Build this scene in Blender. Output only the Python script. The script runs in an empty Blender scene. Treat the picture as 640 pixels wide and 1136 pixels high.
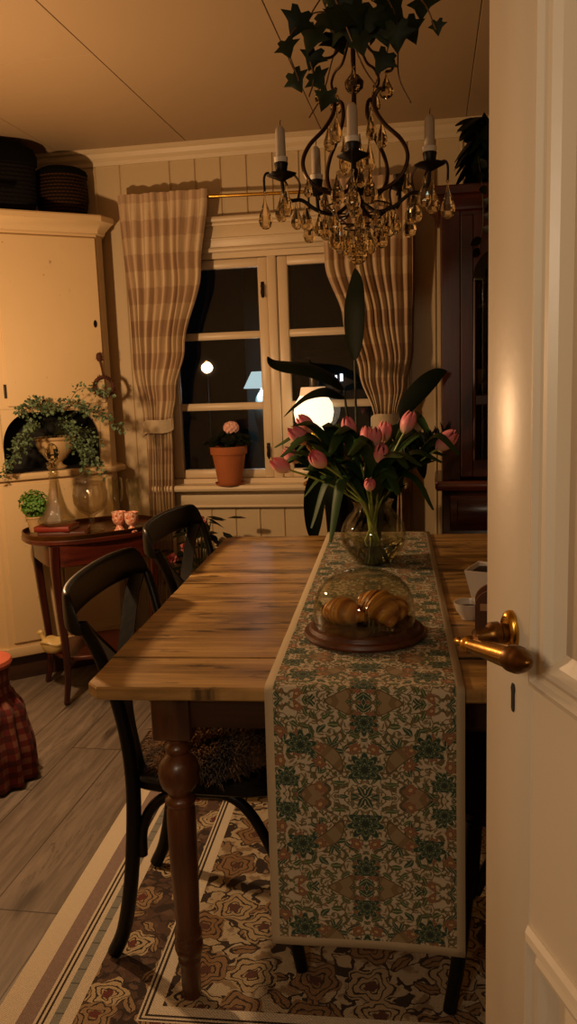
import bpy, math, random
from mathutils import Vector, Matrix
PI = math.pi
sin, cos, rad = math.sin, math.cos, math.radians
S = bpy.context.scene
C = S.collection
rnd = random.Random(7)

# ------------------------------------------------------------------ mesh helpers
class MB:
    def __init__(s): s.v = []; s.f = []; s.uv = None
    def add(s, vs, fs):
        b = len(s.v); s.v += [tuple(p) for p in vs]; s.f += [tuple(i + b for i in q) for q in fs]; return s
    def merge(s, o, M=None):
        return s.add([(M @ Vector(p)) if M else p for p in o.v], o.f)
    def box(s, x0, x1, y0, y1, z0, z1, b=0.0):
        if b <= 0:
            return s.add([(x0,y0,z0),(x1,y0,z0),(x1,y1,z0),(x0,y1,z0),(x0,y0,z1),(x1,y0,z1),(x1,y1,z1),(x0,y1,z1)],
                         [(0,3,2,1),(4,5,6,7),(0,1,5,4),(1,2,6,5),(2,3,7,6),(3,0,4,7)])
        b = min(b, (x1-x0)*.49, (y1-y0)*.49, (z1-z0)*.49)
        def ring(i, z): return [(x0+i+b,y0+i,z),(x1-i-b,y0+i,z),(x1-i,y0+i+b,z),(x1-i,y1-i-b,z),(x1-i-b,y1-i,z),(x0+i+b,y1-i,z),(x0+i,y1-i-b,z),(x0+i,y0+i+b,z)]
        return s.loft([ring(b*.6,z0), ring(0,z0+b), ring(0,z1-b), ring(b*.6,z1)])
    def loft(s, rings, cap=True, closed=True):
        n = len(rings[0]); b = len(s.v)
        for r in rings: s.v += [tuple(p) for p in r]
        for i in range(len(rings)-1):
            for j in range(n if closed else n-1):
                k = (j+1) % n
                s.f.append((b+i*n+j, b+i*n+k, b+(i+1)*n+k, b+(i+1)*n+j))
        if cap:
            s.f.append(tuple(b+j for j in reversed(range(n))))
            s.f.append(tuple(b+(len(rings)-1)*n+j for j in range(n)))
        return s
    def prism(s, poly, z0, z1, b=0.0):
        if b:
            cx = sum(p[0] for p in poly)/len(poly); cy = sum(p[1] for p in poly)/len(poly)
            def inn(p):
                dx, dy = cx-p[0], cy-p[1]; l = math.hypot(dx, dy) or 1
                return (p[0]+dx/l*b, p[1]+dy/l*b)
            q = [inn(p) for p in poly]
            return s.loft([[(*p,z0) for p in q],[(*p,z0+b) for p in poly],[(*p,z1-b) for p in poly],[(*p,z1) for p in q]])
        return s.loft([[(*p, z0) for p in poly], [(*p, z1) for p in poly]])
    def lathe(s, prof, seg=24, c=(0,0,0), sx=1, sy=1, wob=None):
        rings = []
        for r, z in prof:
            r = max(r, .0002)
            rings.append([(c[0]+sx*r*cos(2*PI*j/seg)*(1 if not wob else wob(j/seg,z)), c[1]+sy*r*sin(2*PI*j/seg)*(1 if not wob else wob(j/seg,z)), c[2]+z) for j in range(seg)])
        if prof[-1][1] < prof[0][1]: rings = rings[::-1]
        return s.loft(rings)
    def shell(s, outer, inner, seg=32, c=(0,0,0), cut=0):
        prof = outer + inner[::-1]; rings = []
        for r, z in prof:
            r = max(r, .0002)
            k = [1+cut*(-1)**j for j in range(seg)]
            rings.append([(c[0]+r*k[j]*cos(2*PI*j/seg), c[1]+r*k[j]*sin(2*PI*j/seg), c[2]+z) for j in range(seg)])
        return s.loft(rings)
    def tube(s, pts, rads, seg=8, sec=None):
        pts = [Vector(p) for p in pts]; n = len(pts)
        if not hasattr(rads, '__len__'): rads = [rads]*n
        t0 = (pts[1]-pts[0]).normalized()
        up = Vector((0,0,1)) if abs(t0.z) < .9 else Vector((1,0,0))
        nn = (up - t0*up.dot(t0)).normalized(); rings = []
        for i in range(n):
            t = (pts[min(i+1,n-1)]-pts[max(i-1,0)]).normalized()
            nn = (nn - t*nn.dot(t)).normalized(); bb = t.cross(nn)
            if sec: rings.append([pts[i] + nn*a*rads[i] + bb*b*rads[i] for a, b in sec])
            else: rings.append([pts[i] + (nn*cos(2*PI*j/seg) + bb*sin(2*PI*j/seg))*rads[i] for j in range(seg)])
        return s.loft(rings)
    def ell(s, c, r, seg=16, rings=10, M=None):
        vs = []
        for i in range(1, rings):
            a = PI*i/rings
            vs.append([(c[0]+r[0]*sin(a)*cos(2*PI*j/seg), c[1]+r[1]*sin(a)*sin(2*PI*j/seg), c[2]-r[2]*cos(a)) for j in range(seg)])
        if M: vs = [[M @ Vector(p) for p in q] for q in vs]
        return s.loft(vs)
    def grid(s, fn, nu, nv, uvf=None, close=False):
        b = len(s.v)
        for i in range(nu+1):
            for j in range(nv+1): s.v.append(tuple(fn(i/nu, j/nv)))
        for i in range(nu):
            for j in range(nv):
                a = b+i*(nv+1)+j
                s.f.append((a, a+nv+1, a+nv+2, a+1))
        if uvf: s.uv = (s.uv or []) + [uvf(i/nu, j/nv) for i in range(nu+1) for j in range(nv+1)]
        return s
    def leaf(s, path, widths, side, fold=.25):
        """a blade along path: two strips of quads either side of the midrib"""
        path = [Vector(p) for p in path]; n = len(path); b = len(s.v); side = Vector(side)
        for i, p in enumerate(path):
            t = (path[min(i+1,n-1)]-path[max(i-1,0)]).normalized()
            sd = side - t*side.dot(t)
            if sd.length < 1e-4: sd = t.orthogonal()
            sd.normalize(); nr = t.cross(sd); w = widths[i]
            s.v += [tuple(p + sd*w + nr*w*fold), tuple(p), tuple(p - sd*w + nr*w*fold)]
        for i in range(n-1):
            a = b+3*i
            s.f += [(a,a+1,a+4,a+3),(a+1,a+2,a+5,a+4)]
        return s

def spline(pts, n=6):
    P = [Vector(p) for p in pts]; P = [P[0]*2-P[1]] + P + [P[-1]*2-P[-2]]; out = []
    for i in range(1, len(P)-2):
        for k in range(n):
            t = k/n; a, b, c, d = P[i-1], P[i], P[i+1], P[i+2]
            out.append(.5*((2*b)+(-a+c)*t+(2*a-5*b+4*c-d)*t*t+(-a+3*b-3*c+d)*t**3))
    out.append(P[-2]); return out
def lerp(a, b, t): return a + (b-a)*t
def interp(tab, x):
    if x <= tab[0][0]: return tab[0][1]
    for (a, p), (b, q) in zip(tab, tab[1:]):
        if x <= b:
            t = (x-a)/(b-a); t = t*t*(3-2*t)
            return p+(q-p)*t
    return tab[-1][1]

def obj(name, mb, mat, parent=None, smooth=True, ang=40, loc=(0,0,0), rot=(0,0,0)):
    me = bpy.data.meshes.new(name)
    me.from_pydata(mb.v, [], mb.f)
    if mb.uv:
        uvl = me.uv_layers.new(name='UVMap')
        for l in me.loops: uvl.data[l.index].uv = mb.uv[l.vertex_index]
    import bmesh
    bm = bmesh.new(); bm.from_mesh(me)
    if not mb.uv: bmesh.ops.recalc_face_normals(bm, faces=bm.faces)
    for f in bm.faces: f.smooth = smooth
    if smooth:
        for e in bm.edges:
            if len(e.link_faces) == 2 and e.calc_face_angle(0) > rad(ang): e.smooth = False
    bm.to_mesh(me); bm.free()
    if mat: me.materials.append(mat)
    o = bpy.data.objects.new(name, me); C.objects.link(o)
    o.location = loc; o.rotation_euler = rot
    if parent: o.parent = parent
    return o
def tag(o, label, cat, group=None, kind=None):
    o['label'] = label; o['category'] = cat
    if group: o['group'] = group
    if kind: o['kind'] = kind
    return o
def thing(name, label, cat, loc=(0,0,0), rz=0, group=None):
    o = bpy.data.objects.new(name, None); C.objects.link(o); o.empty_display_size = .05
    o.location = loc; o.rotation_euler = (0,0,rz)
    return tag(o, label, cat, group)
def struct(name, label, cat, mb, mat, smooth=False):
    o = obj(name, mb, mat, smooth=smooth); o['kind'] = 'structure'
    return tag(o, label, cat, None, 'structure')
def dup(root, loc, rz, label, group=None):
    r = root.copy(); C.objects.link(r); r.location = loc; r.rotation_euler = (0,0,rz)
    r['label'] = label
    if group: r['group'] = group
    for ch in list(root.children):
        c = ch.copy(); C.objects.link(c); c.parent = r
        for g in list(ch.children):
            d = g.copy(); C.objects.link(d); d.parent = c
    return r

# ------------------------------------------------------------------ shader helpers
def lin(h):
    if isinstance(h, str):
        v = [int(h[i:i+2], 16)/255 for i in (0,2,4)]
        return tuple((c/12.92 if c <= .04045 else ((c+.055)/1.055)**2.4) for c in v)
    return tuple(h)
class E:
    """a float socket (or number) with arithmetic"""
    def __init__(s, g, k): s.g = g; s.k = k
    def op(s, o, *a, clamp=False):
        n = s.g.nt.nodes.new('ShaderNodeMath'); n.operation = o; n.use_clamp = clamp
        for i, x in enumerate((s,)+a):
            k = x.k if isinstance(x, E) else x
            if isinstance(k, (int, float)): n.inputs[i].default_value = k
            else: s.g.nt.links.new(k, n.inputs[i])
        return E(s.g, n.outputs[0])
    def __add__(s, o): return s.op('ADD', o)
    __radd__ = __add__
    def __sub__(s, o): return s.op('SUBTRACT', o)
    def __rsub__(s, o): return E(s.g, o).op('SUBTRACT', s)
    def __mul__(s, o): return s.op('MULTIPLY', o)
    __rmul__ = __mul__
    def __truediv__(s, o): return s.op('DIVIDE', o)
    def lt(s, o): return s.op('LESS_THAN', o)
    def gt(s, o): return s.op('GREATER_THAN', o)
    def abs(s): return s.op('ABSOLUTE')
    def sin(s): return s.op('SINE')
    def cos(s): return s.op('COSINE')
    def sqrt(s): return s.op('SQRT')
    def fr(s): return s.op('FRACT')
    def fl(s): return s.op('FLOOR')
    def pp(s, o): return s.op('PINGPONG', o)
    def mn(s, o): return s.op('MINIMUM', o)
    def mx(s, o): return s.op('MAXIMUM', o)
    def pw(s, o): return s.op('POWER', o)
    def at2(s, o): return s.op('ARCTAN2', o)
    def clamp(s): return s.op('ADD', 0.0, clamp=True)
    def ss(s, a, b):
        n = s.g.nt.nodes.new('ShaderNodeMapRange'); n.interpolation_type = 'SMOOTHSTEP'
        s.g.nt.links.new(s.k, n.inputs[0]); n.inputs[1].default_value = a; n.inputs[2].default_value = b
        return E(s.g, n.outputs[0])
    def band(s, a, b): return s.gt(a)*s.lt(b)
class G:
    def __init__(s, name):
        s.m = bpy.data.materials.new(name); s.m.use_nodes = True; s.nt = s.m.node_tree
        s.nt.nodes.clear()
        s.out = s.nt.nodes.new('ShaderNodeOutputMaterial'); s.p = s.nt.nodes.new('ShaderNodeBsdfPrincipled')
        s.nt.links.new(s.p.outputs[0], s.out.inputs[0])
        s.tc = s.nt.nodes.new('ShaderNodeTexCoord')
    def N(s, t): return s.nt.nodes.new(t)
    def L(s, a, b): s.nt.links.new(a, b)
    def coord(s, k='Object'): return s.tc.outputs[k]
    def xyz(s, v):
        n = s.N('ShaderNodeSeparateXYZ'); s.L(v, n.inputs[0]); return [E(s, n.outputs[i]) for i in range(3)]
    def vec(s, *a):
        n = s.N('ShaderNodeCombineXYZ')
        for i, x in enumerate(a):
            if isinstance(x, E): s.L(x.k, n.inputs[i])
            else: n.inputs[i].default_value = x
        return n.outputs[0]
    def noise(s, v, scale, detail=3, rough=.55, dist=0):
        n = s.N('ShaderNodeTexNoise'); s.L(v, n.inputs['Vector'])
        n.inputs['Scale'].default_value = scale; n.inputs['Detail'].default_value = detail
        n.inputs['Roughness'].default_value = rough; n.inputs['Distortion'].default_value = dist
        return E(s, n.outputs[0])
    def vor(s, v, scale, rand=1, feature='F1'):
        n = s.N('ShaderNodeTexVoronoi'); n.feature = feature; s.L(v, n.inputs['Vector'])
        n.inputs['Scale'].default_value = scale; n.inputs['Randomness'].default_value = rand
        return n
    def cell(s, v, scale, rand=.8):
        """2-D voronoi: local x, y (cell units), three random numbers"""
        n = s.N('ShaderNodeTexVoronoi'); n.voronoi_dimensions = '2D'; s.L(v, n.inputs['Vector'])
        n.inputs['Scale'].default_value = scale; n.inputs['Randomness'].default_value = rand
        x, y, _ = s.xyz(v); px, py, _ = s.xyz(n.outputs['Position']); c = s.xyz(n.outputs['Color'])
        return (x-px)*scale, (y-py)*scale, c
    def mix(s, f, a, b):
        n = s.N('ShaderNodeMix'); n.data_type = 'RGBA'
        if isinstance(f, E): s.L(f.k, n.inputs[0])
        else: n.inputs[0].default_value = f
        for k, x in ((6,a),(7,b)):
            if isinstance(x, (tuple, list, str)): n.inputs[k].default_value = (*lin(x), 1)
            else: s.L(x, n.inputs[k])
        return n.outputs[2]
    def set(s, col=None, rough=None, bump=None, bd=.01, metal=None, bs=1.0, **kw):
        if col is not None:
            if isinstance(col, (tuple, str)): s.p.inputs['Base Color'].default_value = (*lin(col), 1)
            else: s.L(col, s.p.inputs['Base Color'])
        if rough is not None:
            if isinstance(rough, E): s.L(rough.k, s.p.inputs['Roughness'])
            else: s.p.inputs['Roughness'].default_value = rough
        if metal is not None: s.p.inputs['Metallic'].default_value = metal
        if bump is not None:
            n = s.N('ShaderNodeBump'); n.inputs['Distance'].default_value = bd; n.inputs['Strength'].default_value = bs
            s.L(bump.k, n.inputs['Height']); s.L(n.outputs[0], s.p.inputs['Normal'])
        for k, v in kw.items():
            i = s.p.inputs[k.replace('_', ' ')]
            i.default_value = v if not (isinstance(v, (tuple, str)) and i.type == 'RGBA') else (*lin(v), 1)
        return s.m

def simple(name, col, rough=.5, var=.18, scale=9, metal=0, bump=0, bscale=80, **kw):
    g = G(name); v = g.coord(); c = lin(col)
    n = g.noise(v, scale, 4)
    colr = g.mix(n, tuple(x*(1-var) for x in c), tuple(min(1, x*(1+var)) for x in c))
    b = g.noise(v, bscale, 3) if bump else None
    return g.set(colr, rough, b, bump or .01, metal, **kw)
def glass(name, col=(1,1,1), ior=1.45, rough=0.0):
    g = G(name); v = g.coord()
    n = g.noise(v, 4); c = lin(col)
    return g.set(g.mix(n, tuple(x*.97 for x in c), c), rough, None, IOR=ior, Transmission_Weight=1.0)
def thin(name, col, ior=1.5, rough=.015, cut=0):
    """thin clear glass: see-through with a fresnel reflection"""
    g = G(name); g.nt.nodes.remove(g.p)
    t = g.N('ShaderNodeBsdfTransparent'); t.inputs[0].default_value = (*lin(col), 1)
    r = g.N('ShaderNodeBsdfGlossy'); r.inputs['Roughness'].default_value = rough
    fz = g.N('ShaderNodeLayerWeight'); fz.inputs[0].default_value = .5
    f0 = ((ior-1)/(ior+1))**2
    if cut:
        vn = g.vor(g.coord(), cut); bp_ = g.N('ShaderNodeBump'); bp_.inputs['Distance'].default_value = .003
        g.L(vn.outputs[0], bp_.inputs['Height'])
        for nd_ in (r, fz): g.L(bp_.outputs[0], nd_.inputs['Normal'])
    n = g.noise(g.coord(), 6); k = (E(g, fz.outputs[1]).pw(4.5)*(1-f0)*.8+f0)*(n*.2+.9)
    mx = g.N('ShaderNodeMixShader'); g.L(k.k, mx.inputs[0]); g.L(t.outputs[0], mx.inputs[1]); g.L(r.outputs[0], mx.inputs[2])
    g.L(mx.outputs[0], g.out.inputs[0]); return g.m
def emitter(name, col, strength, base='fff0dd'):
    g = G(name); n = g.noise(g.coord(), 5)
    return g.set(g.mix(n, tuple(x*.95 for x in lin(base)), lin(base)), .5, None, Emission_Color=col, Emission_Strength=strength)

def wood(name, c0, c1, c2, axis='x', scale=1.0, rough=.5, knots=True, bump=.0015, coat=0):
    g = G(name); x, y, z = g.xyz(g.coord())
    if axis == 'y': x, y = y, x
    if axis == 'z': x, z = z, x
    v = g.vec(x*1.2*scale, y*16*scale, z*16*scale)
    grain = g.noise(v, 1.6, 6, .62, .5)
    fine = g.noise(g.vec(x*3*scale, y*90*scale, z*90*scale), 1.5, 3)
    tone = g.noise(g.vec(x*.9, y*5, z*3), 2.0, 2)
    f = (grain*.75 + fine*.35 - .05).ss(.28, .78)
    col = g.mix(f, c0, c1)
    col = g.mix(tone.ss(.48, .72)*.8, col, c2)
    if knots:
        kx, ky, c = g.cell(g.vec(x*.8, y*2.2, 0), 3.2, .9)
        d = ((kx*.75)*(kx*.75) + (ky*1.5)*(ky*1.5)).sqrt() + (grain-.5)*.12
        k = (1-d.ss(.05, .16))*c[0].gt(.55)
        col = g.mix(k*.85, col, tuple(a*.18 for a in lin(c2)))
    return g.set(col, (grain*.25 + (rough-.12)), grain*.6+fine*.4, bump, Coat_Weight=coat, Coat_Roughness=.25)

M = {}
M['paint_wall'] = simple('cream_wall_paint', 'c6b18a', .55, .06, 3, bump=.0006, bscale=30)
M['paint_trim'] = simple('cream_trim_paint', 'd2bf9c', .42, .06, 5, bump=.0005, bscale=40)
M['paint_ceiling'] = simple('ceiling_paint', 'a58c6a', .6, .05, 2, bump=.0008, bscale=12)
M['paint_window'] = simple('window_paint', 'd8c3a0', .38, .06, 6)
M['paint_door'] = simple('door_gloss_paint', 'd8cbb4', .36, .03, 4, bump=.0004, bscale=25)
M['black_paint'] = simple('black_chair_paint', '0a0908', .36, .35, 14, bump=.0006, bscale=60, Specular_IOR_Level=.3)
M['iron'] = simple('bronzed_iron', '3a2718', .38, .3, 30, metal=.75)
M['iron_dark'] = simple('blackened_iron', '17120d', .45, .3, 30, metal=.5)
M['brass'] = simple('aged_brass', 'c4963c', .24, .3, 40, metal=1.0, bump=.0004, bscale=70)
M['brass_dark'] = simple('tarnished_brass', '6a4a24', .36, .3, 40, metal=1.0)
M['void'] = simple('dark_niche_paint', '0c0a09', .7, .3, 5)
M['candle'] = simple('grey_candle_wax', 'b3a590', .5, .08, 20, Subsurface_Weight=.15, Subsurface_Radius=(.01,.006,.004))
M['wick'] = simple('burnt_wick', '1a1512', .9)
M['paper'] = simple('candle_collar_paper', 'd8d0c0', .6, .06, 30)
M['crystal'] = glass('cut_crystal', 'fff3d6', 1.55)
M['glass'] = thin('clear_glass', 'f6f6ee', 1.68)
M['cutglass'] = thin('cut_glass', 'f0ecde', 2.1, .06, 140)
M['pane'] = thin('window_glass', 'f2f6f4')
M['cabglass'] = thin('cabinet_glass', 'cfcabc')
M['water'] = glass('vase_water', 'eef2dc', 1.33)
M['terracotta'] = simple('terracotta', 'a05a2e', .8, .16, 18, bump=.0008, bscale=90)
M['urn'] = simple('stone_urn', 'b79a6c', .6, .25, 16, bump=.001, bscale=60)
M['soil'] = simple('dark_soil', '1a120c', .95, .4, 60, bump=.003, bscale=120)
M['leaf_ivy'] = simple('ivy_leaf', '15230e', .5, .4, 30, Specular_IOR_Level=.2)
M['leaf_big'] = simple('dark_glossy_leaf', '0c1508', .55, .35, 12, Specular_IOR_Level=.1)
M['leaf_tulip'] = simple('tulip_leaf', '2c4722', .5, .35, 18, Specular_IOR_Level=.25)
M['leaf_fern'] = simple('fern_leaf', '52684a', .55, .4, 30)
M['leaf_moss'] = simple('small_round_leaf', '4c7a28', .5, .35, 40)
M['leaf_dark'] = simple('dark_green_leaf', '0c1409', .5, .4, 20, Specular_IOR_Level=.2)  # one even, very dark green
M['stem'] = simple('green_stem', 'a8bc60', .45, .25, 20)
M['stem_dark'] = simple('dark_stem', '2a3318', .5, .25, 20)
M['vine'] = simple('brown_vine', '5a3e22', .7, .25, 30)
M['croissant'] = None
M['board'] = wood('walnut_board', '3c1c0e', '6b3a1c', '2c140a', 'x', 2, .4, False)
M['mahogany'] = wood('mahogany', '260a06', '481409', '180604', 'z', 1.5, .34, False, .0004, .35)
M['mahogany_x'] = wood('mahogany_rail', '32100a', '5c2010', '200805', 'x', 1.5, .32, False, .0004, .4)
M['dark_leg'] = wood('dark_stained_leg', '48260f', '74421e', '30190a', 'z', 1.5, .34, False, .0006, .5)
M['pine_base'] = wood('stained_pine_apron', '2e1a0d', '452813', '1c0f07', 'x', 1.2, .5, False)
M['caddy'] = wood('brown_caddy_wood', '5a3318', '84522a', '3a1d0c', 'z', 2, .5, False)
M['carton'] = simple('kraft_carton', 'b8926a', .75, .1, 12)
M['white_card'] = simple('white_card', 'e0d6c6', .6, .05, 12)
M['ceramic'] = simple('white_ceramic', 'd8cfc0', .25, .05, 10)
M['coffee'] = simple('dark_contents', '1c120c', .5, .4, 40)
M['book_red'] = simple('red_book_cover', '7a2414', .55, .2, 14)
M['book_brown'] = simple('brown_book_cover', '4a2010', .55, .2, 14)
M['page'] = simple('book_pages', 'c9a878', .8, .12, 60)
M['duck'] = simple('yellow_ceramic', 'd2b878', .3, .15, 14)
M['coral'] = simple('coral_cushion_cloth', 'b0583e', .75, .15, 40)
M['rose_flower'] = simple('pale_pink_geranium', 'eab8a8', .6, .2, 60)
M['pinkdark'] = simple('dull_pink_bloom', 'b0605c', .7, .2, 40)
M['hat'] = simple('near_black_felt', '070605', .95, .4, 10, bump=.002, bscale=60, Specular_IOR_Level=.1)
M['dried'] = simple('dried_twig', '4a2414', .8, .35, 40)
M['string'] = simple('twine', '6a4426', .9, .2, 60)
M['lampglass'] = emitter('milk_glass_lamp', 'ffe0b8', 1.5, 'fff1dd')
M['lampcap'] = emitter('milk_glass_collar', 'ffc890', .4, 'f6e2c4')
M['metalgrey'] = simple('grey_metal', '6a655c', .4, .2, 30, metal=.7)

# --- rustic table pine
def table_wood():
    g = G('old_pine_boards'); x, y, z = g.xyz(g.coord())
    bid = (y*3.19+.02).fl()
    xs = x + bid*3.71
    grain = g.noise(g.vec(xs*1.1, y*22, z*10), 1.5, 6, .65, .6)
    fine = g.noise(g.vec(xs*4, y*130, z*40), 1.4, 3)
    tone = g.noise(g.vec(xs*1.6, y*5, 0), 1.8, 4, .6)
    col = g.mix((grain*.8+fine*.3-.05).ss(.25,.8), '7c5c30', 'd0a866')
    col = g.mix(tone.ss(.48,.66)*.8, col, '5a4220')
    wear = g.noise(g.vec(xs*2.2, y*9, 0), 3.0, 5, .7, .4)
    col = g.mix(wear.ss(.55,.66)*.85, col, '2c1a0c')
    col = g.mix(g.noise(g.vec(xs*2, y*6, 0), 1.3, 2).ss(.55,.75)*.4, col, 'c08c52')
    kx, ky, c = g.cell(g.vec(x*.8, y*2.4, 0), 2.6, .95)
    d = ((kx*.8)*(kx*.8) + (ky*1.7)*(ky*1.7)).sqrt() + (grain-.5)*.1
    col = g.mix((1-d.ss(.04,.13))*c[0].gt(.25)*.9, col, '1e1008')
    return g.set(col, grain*.2+.34, grain*.6+fine*.4, .0016, Coat_Weight=.12, Coat_Roughness=.3)
M['table'] = table_wood()

def floor_mat():
    g = G('grey_brown_floor_planks'); x, y, z = g.xyz(g.coord())
    row = (x*5.2).fl(); fx = (x*5.2).fr()
    yy = y + (row*.737).fr()*1.3
    fy = (yy*.78).fr(); pid = row*7.13 + (yy*.78).fl()*3.77
    r = (pid.sin()*43.7).fr()
    grain = g.noise(g.vec(x*22+pid, y*1.6, 0), 1.6, 6, .65, .8)
    col = g.mix(grain.ss(.25,.8), '5c544b', '94887c')
    col = g.mix(r.abs()*.4, col, '6b5d4e')
    kx, ky, c = g.cell(g.vec(x*2, y*.75, 0), 3, .95)
    d = ((kx*1.3)*(kx*1.3) + (ky*.9)*(ky*.9)).sqrt() + (grain-.5)*.2
    col = g.mix((1-d.ss(.06,.22))*c[0].gt(.5)*.75, col, '3a3028')
    crack = (grain.band(.495,.505))*g.noise(g.vec(x*3,y,0),2).gt(.55)
    col = g.mix(crack*.7, col, '2a231d')
    seam = (fx.lt(.018)).mx(fy.lt(.003))
    col = g.mix(seam*.8, col, '241d17')
    return g.set(col, grain*.15+.42, grain - seam, .0015)
M['floor'] = floor_mat()

def rose(g, v, sc, rand, petals=5):
    lx, ly, c = g.cell(v, sc, rand)
    r = (lx*lx+ly*ly).sqrt(); th = ly.at2(lx)
    rr = r/(1 + (th*petals + c[1]*6).sin()*.14)
    ring = ((rr*8.5) + (th*3+c[0]*6).sin()*.28).fr()
    return rr, ring, c, th
def leafmask(g, v, sc, a=.42, b=.17):
    lx, ly, c = g.cell(v, sc, .9)
    an = c[0]*6.28; cs, sn = an.cos(), an.sin()
    px, py = lx*cs+ly*sn, ly*cs-lx*sn
    d = (px/a)*(px/a)*.9 + ((py + px*px*.5-.03)/b).pw(2) if False else (px/a)*(px/a) + (py/b)*(py/b)
    return d, py.abs(), c
def rug_mat(W, Lh):
    g = G('woven_floral_rug'); x, y, z = g.xyz(g.coord())
    d = (x.mn(W-x)).mn(y.mn(Lh-y))
    cream = 'b5a488'; cream2 = 'e0d4bc'
    P = g.vec(x, y, 0)
    wv = g.noise(P, 30, 2); Pw = g.vec(x+(wv-.5)*.012, y+(g.noise(P,31,2)-.5)*.012, 0)
    def flor(ground, petal, dark, accent, sc, seed):
        Q = g.vec(x+seed+(wv-.5)*.026, y+seed*1.7+(g.noise(P, 33, 2)-.5)*.026, 0)
        vine = (g.noise(Q, 15, 1.5)-.5).abs().lt(.022)
        col = g.mix(g.noise(Q, 22, 2).ss(.52,.6)*.85, ground[0], ground[1])
        col = g.mix(vine, col, dark)
        ld, mid, lc = leafmask(g, Q, sc*1.75)
        lcol = g.mix(lc[1].gt(.62), petal[1], dark)
        lcol = g.mix(mid.lt(.022)*lc[1].lt(.62), lcol, dark)
        col = g.mix(ld.lt(1.25), col, dark); col = g.mix(ld.lt(.8), col, lcol)
        rr, ring, c, th = rose(g, Q, sc, .62)
        rc = g.mix(ring.lt(.26), g.mix(c[2].gt(.55), petal[0], petal[1]), dark)
        rc = g.mix(rr.lt(.1), rc, accent)
        col = g.mix(rr.lt(.4)*c[0].gt(.12), col, rc)
        return col
    field = flor(('c2b294', '8a7050'), ('b7a17c', '93724e'), '2a1a10', '5a3226', 7.2, 3.1)
    bord = flor(('553d30', '6e5546'), ('c4b08c', 'a08563'), '2b1c14', '6a2c26', 8.6, 9.7)
    col = field
    dash = ((y+x*0).mn(999)*22).fr().lt(.1)
    def lay(col, a, b, c): return g.mix(d.band(a, b), col, c)
    col = lay(col, -1, .36, cream2)
    col = lay(col, .31, .318, cream2)
    col = lay(col, .3185, .3235, '2a1c14'); col = lay(col, .329, .335, '2a1c14')
    col = g.mix(d.band(.18, .314), col, bord)
    blue = g.mix(dash, '8b8d86', '5d615e')
    col = lay(col, .131, .152, blue)
    col = lay(col, .1015, .107, '2a1c14'); col = lay(col, .113, .1185, '2a1c14')
    pink = g.mix(g.noise(P, 90, 2), '85706a', 'a08e86')
    col = lay(col, .057, .095, pink)
    weave = ((x*900).sin()*(y*900).sin())
    col = g.mix(g.noise(P, 240, 2)*.25, col, '4a3a2a')
    return g.set(col, .92, weave, .0006, Sheen_Weight=.1)

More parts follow.
